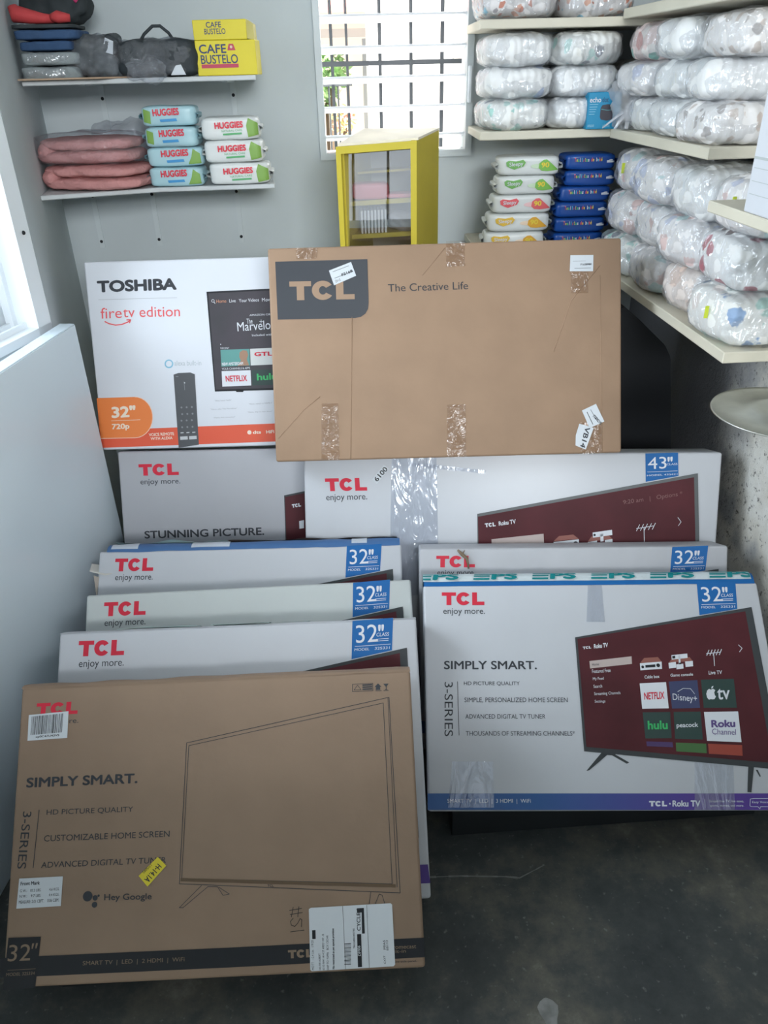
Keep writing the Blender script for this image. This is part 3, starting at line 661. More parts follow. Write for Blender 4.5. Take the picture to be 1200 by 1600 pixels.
copy_layout(A)
A.dome('top_flap', mat('mid_blue_print', (.06, .15, .34), .45), .026, 0, 1, .02, A.w-.004, 0, 3, .003)
for u0, u1 in ((.24, .34), (.03, .10), (.66, .70)): A.dome('label_patch', mat('pale_patch', (.55, .60, .68), .5), .0275, .1, .45, u0, u1, .0, 3, .002)
A.dome('tape', mat('torn_tape'), .029, .42, .8, .03, .33, .002, 7, .008)
A.dome('dark_tape', mat('brown_tape', (.10, .08, .07), .5), .028, .42, .8, .33, A.w-.01, .001, 8, .006)
# torn corner pieces at the left end
bm = bmesh.new(); add_prism(bm, [(-.022, .0, .56), (.02, -.004, .548), (.09, .01, .566), (.03, .03, .572), (-.03, .03, .583)], (0, .002, .004)); bm_obj('torn_flap', bm, mat('torn_card', (.62, .60, .56), .7), A.root)
bm = bmesh.new(); add_prism(bm, [(-.012, .004, .55), (.004, .0, .545), (.001, .0, .49), (-.008, .02, .5)], (-.003, .012, 0)); bm_obj('torn_flap', bm, mat('torn_card_brown', (.42, .36, .31), .7), A.root)

E2 = Box('tv_carton', 'white TV carton wedged behind the one with teal-lettered tape, twig on its logo', (.1543, 1.4107, .0812), (-4.67, 25, 0), .77, .48, .10, mat('soiled_white_carton', (.47, .48, .51), .5, .35, vary=.10, vscale=7), .042)
copy_layout(E2)
G43 = Box('tv_carton', 'wide white TV carton with a small numbered sticker beside its red logo', (-.1357, 1.6325, .1047), (-6.06, 20, 0), 1.09, .62, .12, CARTON, .066)
c6 = lambda x, y: (400+x/2, 360+y/2); c7 = lambda x, y: (460+x/1.6216, 690+y/1.6216)
G43.ink('logo', RED, c4([('logo', (215, 775), (345, 773), (218, 815))], c6)); G43.ink('tagline', INK, c4([('t', 'enjoy more.', (219, 825), (347, 822), (220, 850))], c6))
G43.ink('size_badge', BLUE, c4([('p', [(889, 30), (972, 28), (973, 87), (890, 102)])], c7))
G43.ink('badge_lettering', WHITEI, c4([('t', '43', (895, 40), (942, 38), (896, 70), -.006), ('t', "''", (945, 39), (958, 38), (945, 51), .02), ('t', 'CLASS', (943, 55), (970, 54), (943, 60)), ('l', [(894, 77), (970, 74)], .6), ('t', 'MODEL 43S421', (893, 84), (970, 80), (893, 88))], c7), 1)
fr = G43.ink('screen_picture', mat('grey_bezel_print', (.085, .095, .10), .4), c4([('p', [(463, 183), (1022, 80), (1030, 480), (466, 440)])], c7), 2)
G43.ink('screen_image', MAROON, c4([('p', [(465, 190), (1012, 90), (1020, 470), (470, 432)])], c7), 3, parent=fr)
G43.ink('home_bar', mat('pinkish_white_print'), c4([('p', [(499, 247), (631, 233), (632, 256), (500, 268)])], c7), 4, parent=fr)
G43.ink('menu_lettering', WHITEI, c4([('logo', (482, 207), (509, 204), (483, 217)), ('t', 'Roku TV', (517, 202), (560, 196), (518, 213), .02), ('l', [(971, 192), (979, 203), (972, 213)], .8)], c7), 4, parent=fr)
G43.ink('faint_lettering', mat('dim_pink_ink', (.20, .09, .09), .5), c4([('t', '9:20 am   |   Options *', (832, 148), (982, 125), (833, 162))], c7), 4, parent=fr)
G43.ink('menu_dark_lettering', INK, c4([('t', 'Home', (508, 258), (529, 256), (508, 265))], c7), 5, parent=fr)
G43.ink('icon_brown', mat('rust_print'), c4([('p', [(656, 252), (670, 239), (706, 235), (720, 246)]), ('p', [(743, 253), (752, 240), (795, 236), (805, 246)])], c7), 4, parent=fr)
G43.ink('icon_white', WHITEI, c4([('p', [(656, 254), (720, 247), (721, 268), (657, 272)]), ('p', [(743, 254), (766, 250), (767, 272), (743, 272)]), ('p', [(786, 249), (805, 246), (806, 270), (787, 270)]), ('p', [(755, 230), (804, 223), (805, 236), (756, 243)]), ('p', [(774, 233), (782, 232), (783, 252), (775, 253)]), ('l', [(866, 220), (909, 213)], 1), ('l', [(885, 217), (886, 260)], 1)] + [('l', [(866+10*i, 226-i), (874+10*i, 210-i)], 1) for i in range(5)], c7), 5, parent=fr)
G43.ink('icon_detail', BLACK, c4([('p', [(670, 261), (700, 258), (700, 267), (670, 270)]), ('c', (712, 258), 6), ('c', (664, 262), 4), ('c', (760, 236), 3)], c7), 6, parent=fr)
st = G43.slabpart('numbered_sticker', [c6(*p) for p in ((362, 778), (399, 733), (416, 744), (378, 792))], PAPER)
G43.ink('sticker_lettering', BLACK, c4([('t', '0019', (413, 747), (379, 786), (401, 737), .01)], c6), 3, parent=st)
G43.slabpart('tape', [(612, 716), (682, 712), (686, 930), (608, 930)], TAPE, .001)
G43.slabpart('tape', [(640, 722), (760, 735), (757, 740), (640, 728)], TAPE, .001)

F = Box('tv_carton', 'grey-white TV carton under the one with the orange band, stunning picture slogan', (-.6647, 1.8015, .080), (-4, 21, 0), 1.05, .60, .115, CARTON_G, .042)
F.ink('logo', RED, c4([('logo', (590, 942), (760, 938), (593, 991))], lambda x, y: (x/2.727, 380+y/2.727)))
cT = lambda x, y: (x/2.727, 380+y/2.727)
F.ink('tagline', INK, c4([('t', 'enjoy more.', (598, 1006), (768, 1002), (599, 1035))], cT)); F.ink('slogan', INK, c4([('t', 'STUNNING PICTURE.', (615, 1226), (1125, 1210), (617, 1259), .015)], cT))
fr = F.ink('screen_picture', BEZEL, c4([('p', [(88, 828), (600, 720), (610, 1100), (96, 1080)])], c6), 1)
F.ink('screen_image', MAROON, c4([('p', [(91, 833), (594, 730), (600, 1090), (99, 1070)])], c6), 2, parent=fr); F.ink('menu_lettering', WHITEI, c4([('logo', (112, 856), (140, 851), (113, 867)), ('p', [(135, 908), (150, 905), (150, 930), (136, 932)])], c6), 3, parent=fr)

TO = Box('tv_carton', 'white TV carton with an orange-red bottom band and remote picture', (-.6939, 2.028, .6416), (-3.21, 18.2, .11), .79, .515, .075, CARTON_B)
ORG = mat('orange_red_ink', (.74, .10, .045), .45); OR2 = mat('orange_ink', (.82, .22, .05), .45)
TO.ink('maker_lettering', INK, c4([('t', 'TOSHIBA', (412, 160), (752, 148), (415, 211), .03)], cT)); TO.ink('rule_line', GREYI, c4([('l', [(420, 241), (754, 232)], .5)], cT))
TO.ink('edition_lettering', mat('coral_ink', (.78, .09, .10), .5), c4([('t', 'fire', (428, 276), (518, 273), (430, 322)), ('t', 'tv edition', (524, 272), (766, 268), (526, 316)), ('l', [(447, 334), (465, 343), (492, 349), (520, 346), (545, 336), (555, 328)], 1.8), ('l', [(540, 327), (557, 326), (552, 340)], 1.6)], cT))
TO.ink('assistant_mark', mat('sky_blue_ink', (.25, .55, .72), .5), c4([('l', [(720+16*math.cos(a), 514+16*math.sin(a)) for a in [i*.45 for i in range(15)]], 2)], cT)); TO.ink('assistant_lettering', mat('pale_grey_ink', (.46, .52, .56), .5), c4([('t', 'alexa built-in', (743, 501), (857, 499), (744, 522))], cT))
fr = TO.ink('screen_picture', BLACK, c4([('p', [(880, 207), (1640, 170), (1660, 612), (916, 632)]), ('p', [(1003, 627), (1040, 626), (1036, 634), (1008, 634)])], cT), 1)
TO.ink('screen_image', mat('dark_plum_print', (.045, .036, .05), .45, color2=(.03, .03, .036), vscale=9), c4([('p', [(888, 214), (1632, 178), (1650, 604), (920, 624)])], cT), 2, parent=fr)
TO.ink('menu_lettering', WHITEI, c4([('l', [(908+6*math.cos(a), 246+6*math.sin(a)) for a in [i*.7 for i in range(10)]], .6), ('l', [(912, 251), (917, 257)], .8), ('t', 'Live', (977, 239), (1004, 238), (978, 253)), ('t', 'Your Videos', (1018, 238), (1103, 234), (1019, 252)), ('t', 'Movies', (1116, 234), (1170, 231), (1117, 249)),
    ('t', 'AMAZON ORIGINAL', (1063, 303), (1200, 297), (1064, 311)), ('t', 'The', (1050, 322), (1075, 320), (1052, 344)), ('t', 'Marvelous', (1010, 338), (1190, 325), (1013, 376), -.006), ('l', [(1113, 326), (1113, 342)], .6), ('l', [(1106, 334), (1120, 334)], .6), ('t', 'Included with', (1074, 388), (1160, 384), (1075, 397)), ('c', (941, 431), 2), ('t', 'RECENT', (940, 444), (977, 443), (941, 451)), ('t', 'YOUR CHANNELS & APPS', (945, 531), (1065, 527), (946, 540))], cT), 3, parent=fr)
TO.ink('menu_orange_lettering', mat('muted_orange_ink', (.55, .25, .14), .5), c4([('t', 'Home', (922, 241), (964, 239), (923, 255))], cT), 3, parent=fr)
TO.ink('programme_tile', mat('teal_photo_print', (.10, .30, .28), .5), c4([('p', [(940, 455), (1063, 450), (1066, 521), (944, 526)])], cT), 3, parent=fr)
TO.ink('programme_tile', mat('pale_photo_print', (.60, .62, .62), .5), c4([('p', [(1066, 450), (1185, 445), (1188, 516), (1069, 521)])], cT), 3, parent=fr)
TO.ink('tile_picture', mat('tan_print', (.34, .20, .13), .5), c4([('p', [(1022, 465), (1035, 456), (1052, 458), (1058, 475), (1052, 495), (1062, 520), (1012, 523), (1028, 500), (1020, 485)])], cT), 4, parent=fr)
TO.ink('tile_lettering', WHITEI, c4([('t', 'NEW AMSTERDAM', (946, 509), (1036, 505), (947, 522), .02)], cT), 5, parent=fr)
TO.ink('tile_red_lettering', RED, c4([('t', 'GTL', (1084, 464), (1160, 461), (1085, 482), .02), ('t', 'NETFLIX', (961, 565), (1052, 562), (963, 590), .015)], cT), 5, parent=fr)
TO.ink('app_tile', WHITEI, c4([('p', [(945, 545), (1068, 541), (1071, 606), (948, 611)])], cT), 3, parent=fr); TO.ink('app_tile', mat('dark_green_print'), c4([('p', [(1073, 541), (1188, 537), (1191, 602), (1076, 606)])], cT), 3, parent=fr)
TO.ink('tile_lettering', mat('green_ink'), c4([('t', 'hulu', (1094, 556), (1180, 552), (1096, 585), .02)], cT), 5, parent=fr)
TO.ink('fine_print', GREYI, c4([('t', '"Alexa, launch Netflix"', (915, 668), (986, 665), (916, 675)), ('t', '"Alexa, play The Marvelous"', (897, 705), (1010, 700), (898, 712)), ('t', '"Alexa, find comedies"', (908, 741), (1002, 737), (909, 747)), ('t', '"Alexa, switch to HDMI 1"', (1060, 682), (1160, 677), (1061, 689)), ('t', '"Alexa, skip to next show"', (1054, 717), (1160, 713), (1055, 724))], cT))
TO.ink('printed_band', ORG, c4([('p', [(412, 660), (430, 659), (442, 826), (600, 826), (622, 790), (1670, 748), (1684, 826), (437, 872), (430, 862)])], cT))
cap = [(412, 660), (575, 655)] + [(575+76*math.sin(a), 742-87*math.cos(a)) for a in [RAD(x) for x in range(10, 180, 12)]] + [(575, 829), (430, 832)]
TO.ink('size_capsule', OR2, c4([('p', cap)], cT), 1); TO.ink('capsule_outline', mat('pale_orange_ink', (.88, .62, .48), .5), c4([('l', cap[1:], 1.0)], cT), 2)
TO.ink('capsule_lettering', mat('cream_ink', (.86, .74, .62), .5), c4([('t', '32"', (474, 696), (577, 690), (477, 746), .025), ('l', [(475, 757), (598, 752)], .6), ('t', '720p', (477, 770), (552, 767), (478, 800), .02)], cT), 2)
TO.ink('band_lettering', mat('cream_ink'), c4([('t', 'VOICE REMOTE', (634, 810), (741, 805), (636, 823), .015), ('t', 'WITH ALEXA', (642, 827), (735, 823), (643, 839), .015), ('c', (1063, 806), 9), ('t', 'dts', (1077, 799), (1112, 797), (1078, 813), .02), ('t', 'HiFi', (1134, 797), (1168, 795), (1135, 811), .02)], cT), 1)
TO.ink('remote_picture', mat('dark_grey_print', (.075, .08, .09), .5), c4([('p', [(740, 560), (760, 553), (812, 551), (830, 558), (848, 858), (762, 872)])], cT), 2)
TO.ink('remote_buttons', mat('mid_grey_ink', (.22, .23, .25), .5), c4([('l', [(785, 590), (788, 625)], .8), ('l', [(750, 568), (760, 568)], 1)] + [('c', (774+22*i+3*(j % 2), 700+28*j-i), 4) for j in range(4) for i in range(3)], cT), 3)
TO.ink('remote_pad', mat('pale_button_print', (.55, .57, .6), .5), c4([('p', [(768, 824), (800, 822), (801, 836), (769, 838)]), ('p', [(806, 822), (838, 820), (839, 834), (807, 836)]), ('c', (787, 595), 3)] + [('p', [(770+25*i, 806-i), (783+25*i, 805-i), (783+25*i, 809-i), (770+25*i, 810-i)]) for i in range(3)], cT), 3)

K = Box('tv_carton', 'plain brown cardboard TV carton with black logo patch, topmost in the middle', CAM+(Vector((-.1841, 1.8095, .6834))-CAM)*.972, (-3.56, 24.94, .32), .90*.972, .5442*.972, .10, KRAFT)
P = [(60, 98), (348, 90), (352, 225), (350, 245), (342, 260), (328, 270), (310, 274), (68, 279)]
K.ink('logo_patch', mat('slate_ink', (.04, .045, .055), .5), c4([('p', P)], c6)); K.ink('logo', mat('kraft_lettering', (.345, .228, .15), .6), c4([('logo', (104, 160), (307, 156), (106, 219))], c6), 1)
K.ink('slogan', INK, c4([('t', 'The Creative Life', (412, 168), (662, 160), (413, 192))], c6))
KT = film('dull_brown_tape', tint=(.955, .93, .90), base=.03, bump=.7, scale=28, rough=.22)
for Q in ([(205, 540), (256, 540), (262, 716), (204, 718)], [(596, 545), (655, 543), (657, 708), (597, 710)], [(594, 34), (652, 32), (653, 112), (594, 114)], [(984, 130), (1038, 130), (1038, 196), (984, 196)], [(126, 56), (192, 54), (190, 88), (127, 90)], [(1014, 600), (1078, 600), (1080, 697), (1014, 699)]):
    K.slabpart('tape', [c6(*p) for p in Q], KT, .001)
for Q, tx in (([(228, 126), (297, 99), (313, 142), (244, 172)], [('t', 'F2168', (266, 136), (300, 122), (269, 144), .02), ('l', [(240, 130), (290, 111)], .6), ('l', [(246, 150), (303, 128)], .6), ('t', 'DV-15', (247, 156), (262, 150), (250, 164))]),
              ([(982, 78), (1054, 77), (1053, 128), (980, 128)], [('t', 'F1638980', (1014, 104), (1048, 103), (1014, 110), .01), ('l', [(995, 119), (1046, 118)], .5), ('l', [(990, 97), (1030, 96)], .3)]),
              ([(1018, 563), (1062, 542), (1088, 597), (1042, 618)], [('t', 'TTEM21FL', (1057, 575), (1083, 603), (1050, 580), .02), ('l', [(1034, 568), (1052, 606)], 1), ('l', [(1045, 560), (1068, 600)], .6)]),
              ([(1010, 604), (1055, 617), (1030, 685), (998, 672), (999, 640)], [('t', 'VB14', (1044, 618), (1027, 682), (1029, 612), .015)])):
    st = K.slabpart('paper_sticker', [c6(*p) for p in Q], PAPER); K.ink('sticker_lettering', INK, c4(tx, c6), 3, parent=st)
# long crease ridges pressed in the board
for Pq in ([(300, 270), (296, 715)], [(70, 650), (150, 560), (200, 520)], [(930, 380), (985, 220), (1075, 110)], [(1075, 140), (1082, 690)], [(520, 140), (590, 55)]):
    uvs = [K.uv(*c6(*p)) for p in Pq]
    bm = bmesh.new(); add_tube(bm, [(u, .0003, v) for u, v in uvs], (.0012), 6); bm_obj('crease', bm, KRAFT, K.root, True)

# twig lying on the carton behind the taped one
tw = [E2.uv(*p) for p in ((715, 859), (722, 866), (729, 872), (731, 880), (732, 888))]
bm = bmesh.new(); add_tube(bm, [(u, -.005, v) for u, v in tw], [.003, .005, .0045, .003, .0025], 6); add_tube(bm, [(tw[1][0], -.005, tw[1][1]), (tw[1][0]+.006, -.012, tw[1][1]+.012)], [.002, .001], 6)
o = bm_obj('twig', bm, mat('dry_bark', (.20, .15, .10), .8), None, True); o.matrix_world = E2.root.matrix_world
tag(o, 'small dry brown twig caught on the red logo of a white carton', 'twig')

# low dark beam under the right row
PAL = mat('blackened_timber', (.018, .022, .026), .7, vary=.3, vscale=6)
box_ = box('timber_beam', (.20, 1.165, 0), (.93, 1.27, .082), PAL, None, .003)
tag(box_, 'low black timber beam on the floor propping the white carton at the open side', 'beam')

tag(box('timber_slat', (-.62, .885, 0), (.02, .950, .028), PAL, None, .002), 'thin dark timber slat under the front brown carton', 'slat')
# ------------------------------------------------------------------ white panel along the left wall
p0 = onZ(117, 504, 1.02); dr = Vector((-.0556, -.367, 0)).normalized(); pn = Vector((dr.y, -dr.x, 0)); pn = pn if pn.x < 0 else -pn
a = Vector((p0.x, p0.y, 0)); b = a + dr*1.9
bm = bmesh.new(); add_prism(bm, [a, b, b+pn*.042, a+pn*.042], (0, 0, 1.018)); bmesh.ops.recalc_face_normals(bm, faces=bm.faces)
bmesh.ops.bevel(bm, geom=bm.edges[:], offset=.003, segments=2, affect='EDGES')
tag(bm_obj('board_panel', bm, mat('white_gloss_panel', (.66, .76, .83), .28, .5, vary=.04, vscale=2)), 'large smooth white panel standing along the wall under the side window', 'panel')

# black box in the dark corner
Yk = 2.09
prof = [(onY(px, py, Yk).x, onY(px, py, Yk).z) for px, py in ((1049, 760), (1049, 560), (1040, 540), (1000, 500), (975, 478))] + [(.745, .965), (.745, 0), (1.04, 0)]
bm = bmesh.new(); add_prism(bm, [(x, Yk, z) for x, z in prof], (0, .10, 0)); bmesh.ops.recalc_face_normals(bm, faces=bm.faces); bmesh.ops.bevel(bm, geom=bm.edges[:], offset=.004, segments=2, affect='EDGES')
tag(bm_obj('black_case', bm, mat('matt_black', (.008, .010, .014), .6)), 'tall black case in the dark corner beside the plain brown carton', 'case')

# ------------------------------------------------------------------ yellow display cabinet
YEL = mat('yellow_paint', (.62, .50, .035), .5, vary=.12, vscale=4); TOPM = mat('beige_cloth_top', (.86, .80, .66), .7, vary=.15, vscale=6)
ftl, ftr, btl, btr = onY(527, 229, 2.27), onY(653, 219, 2.24), onY(570, 204, 2.50), onY(686, 203, 2.47)
cab = thing('display_cabinet', 'yellow glazed display cabinet standing in front of the louvre window', 'cabinet', ((ftl.x+ftr.x)/2, 2.3, 0))
co = Vector(cab.location)
L3 = lambda p, z=None: Vector((p.x, p.y, p.z if z is None else z))-co
ex_ = (ftr-ftl); exn = Vector((ex_.x, ex_.y, 0)).normalized(); dv = Vector((btr.x-ftr.x, btr.y-ftr.y, 0)).normalized()
def cprism(name, pts, vec, m): return prism(name, pts, vec, m, cab)
TH = .018
# sides as slabs with sloping top
for nm, f, b_, sgn in (('side_panel', ftl, btl, 1), ('side_panel', ftr, btr, -1)):
    cprism(nm, [L3(f, 0), L3(b_, 0), L3(b_), L3(f)], exn*TH*sgn, YEL)
cprism('back_panel', [L3(btl, 0)+exn*TH, L3(btr, 0)-exn*TH, L3(btr)-exn*TH, L3(btl)+exn*TH], -dv*.01, mat('pale_backing', (.70, .66, .52), .7))
cprism('top_panel', [L3(ftl)+dv*.004, L3(ftr)+dv*.004, L3(btr), L3(btl)], (0, 0, .006), TOPM)
fz0 = ftl.z-.335; 
def fp(t, z, o=0): # point on the front plane: t 0..1 along, z absolute, o forward
    p = ftl.lerp(ftr, t); return Vector((p.x, p.y, z + (p.z-ftl.z)*(z/ftl.z)))-co - dv*o
bm = bmesh.new()
for t0, t1, z0, z1 in ((0, .062, 0, ftl.z), (.925, 1, 0, ftl.z), (.062, .925, ftl.z-.018, ftl.z), (.062, .925, fz0-.03, fz0), (.062, .925, 0, .06)):
    add_prism(bm, [fp(t0, z0), fp(t1, z0), fp(t1, z1), fp(t0, z1)], -dv*.014)
bmesh.ops.recalc_face_normals(bm, faces=bm.faces); bm_obj('front_frame', bm, YEL, cab)
PANE = film('cabinet_glass', base=.22, bump=0, scale=1, rough=.005)
cprism('glass_pane', [fp(.06, fz0, -.002), fp(.92, fz0, -.002), fp(.92, ftl.z-.016, -.034), fp(.06, ftl.z-.016, -.034)], dv*.003, PANE)
zs = [onY(590, 324, 2.27).z, onY(590, 278, 2.27).z, onY(590, 376, 2.27).z]
for z in (zs[0], zs[2]):
    cprism('shelf_board', [fp(.07, z, -.036), fp(.92, z, -.036), fp(.91, z, -.18), fp(.09, z, -.18)], (0, 0, .012), YEL)
cprism('shelf_board', [fp(.09, zs[1], -.10), fp(.91, zs[1], -.10), fp(.91, zs[1], -.18), fp(.09, zs[1], -.18)], (0, 0, .006), YEL)
cprism('lower_door', [fp(.085, .06, -.002), fp(.915, .06, -.002), fp(.915, fz0-.03, -.002), fp(.085, fz0-.03, -.002)], dv*.01, YEL)
def in_cab(t, o, z): return fp(t, z, -o)+co
p = in_cab(.30, .07, zs[0]+.0125)
o = bm_obj('plastic_tub', superell(.052, .03, .022, 6), mat('pink_plastic', (.80, .25, .26), .4), None, True); o.location = p+Vector((0, 0, .022)); tag(o, 'pink plastic tub on the upper shelf inside the yellow cabinet', 'tub')
o = bm_obj('plastic_tray', superell(.05, .03, .006, 6), mat('pink_plastic'), None, True); o.location = in_cab(.72, .07, zs[0]+.0125)+Vector((0, 0, .006)); tag(o, 'flat pink tray on the upper shelf inside the yellow cabinet', 'tray')
for i in range(8):
    o = box('white_plate', (-.003, -.03, 0), (.003, .03, .062), mat('glazed_white', (.75, .75, .72), .3), None, .001); o.location = in_cab(.16+.045*i, .075, zs[2]+.0125)
    tag(o, 'upright white plate in the row on the lower cabinet shelf behind glass', 'plate', 'upright plates in the yellow cabinet')
o = bm_obj('plastic_bundle', superell(.045, .03, .026, 3, amp=.01, freq=30), mat('grey_bundle', (.30, .28, .27), .5), None, True); o.location = in_cab(.74, .07, zs[2]+.0125)+Vector((0, 0, .026)); tag(o, 'grey plastic bundle on the lower cabinet shelf beside the white plates', 'bundle')

# ------------------------------------------------------------------ baby wipe packs
def pack(name, label, cat, c, a, b, cc, m, prints, group, yaw=0, ends=None, seed=0, endm=None, p=7):
    """soft pillow pack; prints: (part name, material, items) with points in -1..1 on its front"""
    t = thing(name, label, cat, (c[0], c[1], c[2]-cc), yaw, group)
    bm = superell(a*.95, b, cc, p, 10, .003, 18, seed, (0, 0, cc)); bm_obj('pouch', bm, m, t, True)
    def srf(u, v, l):
        s_ = abs(u/.95)**p + abs(v)**p
        y = -b*max(1-s_, .02)**(1/p)
        return (u*a, y-.0026-l, cc+v*cc)
    global FINE
    FINE = True
    for k, (nm, mm, its) in enumerate(prints):
        ink(nm, t, mm, its, lambda x, y: (x, y), srf, k)
    FINE = False
    for sx in (-1, 1):
        bm = bmesh.new(); x0, x1 = sx*a*.88, sx*a*1.04
        G = []
        for j in range(9):
            y = -b*.85+1.7*b*j/8; wv = .0016*math.sin(j*2.4+seed)
            G.append([bm.verts.new((x0, y*.9, cc+wv+.008)), bm.verts.new((x1, y, cc+wv*2+.0035)), bm.verts.new((x1, y, cc+wv*2-.0035)), bm.verts.new((x0, y*.9, cc+wv-.008))])
        for g0, g1 in zip(G, G[1:]):
            for q in range(3): bm.faces.new((g0[q], g1[q], g1[q+1], g0[q+1]))
        bmesh.ops.recalc_face_normals(bm, faces=bm.faces); bm_obj('sealed_end', bm, endm or m, t, True)
    return t
def leafpoly(x0, x1): return ('p', [(x0, -.8), (x1, -.75), (x1+.02, .3), (x0+.12*(1 if x1 > x0 else -1), .8)])
LBLUE = mat('pale_blue_pouch', (.42, .64, .70), .35, .5); LWHITE = mat('white_pouch', (.72, .75, .74), .35, .5)
LGREEN = mat('leaf_green_print', (.22, .40, .08), .45); HRED = mat('bright_red_ink', (.72, .03, .06), .45); CYANI = mat('blue_print', (.05, .30, .62), .45); GRN = mat('mid_green_print', (.10, .42, .16), .45)
ZS = SHL+.0125
rows = [(229, 320, 265, 292), (228, 321, 235, 265), (232, 318, 203, 233), (229, 317, 166, 202)]
names = ['bottom', 'second from bottom', 'second from top', 'top']
for i, (x0, x1, y0, y1) in enumerate(rows):
    c = onY((x0+x1)/2, 250, 2.42); hz = .0255; a = (x1-x0)*.00089
    gx_ = [('p', [(.42, -.75), (.86, -.7), (.84, .3), (.62, .8), (.55, .0)])] if i < 2 else [('p', [(-.86, -.5), (-.62, -.7), (-.60, .5), (-.84, .75)])]
    pack('wipes_pack', f'pale blue baby wipes pack with red lettering, {names[i]} of its stack of four', 'wipes', (c.x, 2.45+.01*(i % 2), ZS+hz+.0515*i), a, .05, hz, LBLUE,
         [('logo_lettering', HRED, [('t', 'HUGGIES', (-.52+.06*(i % 3), .72), (.40+.06*(i % 3), .80), (-.52+.06*(i % 3), .02), .03)]), ('leaf_print', LGREEN, gx_), ('name_print', CYANI, [('p', [(-.30, -.28), (.28, -.22), (.30, -.48), (-.28, -.54)])])], 'pale blue wipes on the lower left shelf', RAD([-2, 2, -3, 1][i]), seed=i)
rows = [(322, 428, 252, 290), (320, 420, 216, 252), (318, 417, 175, 214)]
names = ['bottom', 'middle', 'top']
for i, (x0, x1, y0, y1) in enumerate(rows):
    c = onY((x0+x1)/2-2, 250, 2.42); hz = .029; a = (x1-x0)*.00086
    pack('wipes_pack', f'white baby wipes pack with green leaf corner, {names[i]} of its stack of three', 'wipes', (c.x, 2.45, ZS+hz+.0585*i), a, .05, hz, LWHITE,
         [('logo_lettering', HRED, [('t', 'HUGGIES', (-.5, .55), (.42, .62), (-.5, -.02), .03)]), ('leaf_print', LGREEN, [('p', [(.56, -.8), (.9, -.6), (.9, .4), (.6, .85), (.52, .2)])]), ('name_print', GRN, [('p', [(-.25, -.42), (.36, -.36), (.36, -.52), (-.25, -.58)]), ('t', 'NATURAL CARE', (-.3, -.12), (.38, -.06), (-.3, -.30)), ])], 'white wipes on the lower left shelf', RAD([1, -1, 2][i]), seed=10+i)
# wipes on the corner shelf
SW = 1.0785
cols = [(('amber', (.78, .50, .05), (.74, .38, .03))), ('amber', (.78, .50, .05), (.74, .38, .03)), ('red', (.75, .10, .12), (.72, .12, .13)), ('green', (.16, .42, .10), (.20, .48, .08)), ('green', (.16, .42, .10), (.16, .45, .06))]
nm5 = ['bottom', 'fourth from top', 'third from top', 'second from top', 'top']
xs5 = [(758, 860), (762, 866), (768, 868), (773, 870), (774, 876)]
for i in range(5):
    x0, x1 = xs5[i]; c = onY((x0+x1)/2, 300, 2.40); a = (x1-x0)*.00093; nm, c1, c2 = cols[i]
    m1 = mat('emblem_'+nm, c1, .45); m2 = mat('drop_'+nm, c2, .45); m3 = mat('pale_drop_'+nm, tuple(.5+.5*q for q in c2), .45)
    bl = lambda ox: ('p', [(ox-.30, .45), (ox-.22, .62), (ox, .52), (ox+.22, .68), (ox+.30, .4), (ox+.24, .0), (ox+.06, -.2), (ox-.04, -.32), (ox-.14, -.2), (ox-.28, .05)])
    pack('wipes_pack', f'white wet wipes pack with {nm} emblem, {nm5[i]} of the five stacked', 'wipes', (c.x, 2.445, SW+.026+.0520*i), a, .052, .0258, LWHITE,
         [('pale_drop_print', m3, [('c', (.30, -.02), .26)]), ('emblem_print', m1, [bl(-.42)]), ('drop_print', m2, [('p', [(.30, .30), (.42, .62), (.52, .66), (.60, .45), (.90, -.45), (.55, -.55), (.38, -.5), (.28, -.2)])]), ('emblem_lettering', WHITEI, [('t', 'Sleepy', (-.62, .42), (-.20, .50), (-.62, -.12), .01)]), ('count_lettering', mat('yellow_ink', (.80, .62, .05), .5), [('t', '90', (.36, .36), (.60, .38), (.36, -.18), .02)])], 'emblem wipes stacked on the corner shelf', RAD([-6, -4, -3, -2, -3][i]), seed=20+i)
DBLUE = mat('deep_blue_pouch', (.008, .065, .30), .35, .5)
hues = [(.75, .12, .12), (.80, .60, .06), (.10, .55, .20), (.70, .70, .75), (.10, .50, .70)]
for i in range(6):
    x0, x1 = [(866, 955), (868, 956), (866, 956), (872, 958), (878, 962), (876, 960)][i]; c = onY((x0+x1)/2, 300, 2.40); a = (x1-x0)*.00093
    word = 'Toallitas de bebé'; n = len(word); lets = []
    for h_ in range(5):
        its = []
        for k, ch in enumerate(word):
            if k % 5 == h_ and ch != ' ':
                u0 = -.66+1.06*k/n; hi = .62 if ch in 'Tltdbé' else .45
                wd = .018 if ch in 'li' else (.034 if ch == 't' else .05); u0 += (.05-wd)/2; its.append(('t', ch, (u0, hi-.05), (u0+wd, hi-.05), (u0, .08), .02 if ch not in 'li' else 0))
        if its: lets.append((its, h_))
    t = pack('wipes_pack', f'dark blue wipes pack with colourful lettering, {["bottom", "fifth from top", "fourth from top", "third from top", "second from top", "top"][i]} of the six stacked', 'wipes', (c.x, 2.445, SW+.022+.0435*i), a, .052, .0217, DBLUE,
         [('lettering', mat(f'letter_colour_{h_}', hues[h_], .5), its) for its, h_ in lets] + [('cloud_print', WHITEI, [('c', (.62, .12), .07), ('c', (.72, .2), .08), ('c', (.80, .05), .06), ('p', [(.56, -.1), (.86, -.1), (.86, .1), (.56, .1)])])], 'dark blue wipes stacked on the corner shelf', RAD([1, -1, 1, -1, 0, 1][i]), seed=40+i)
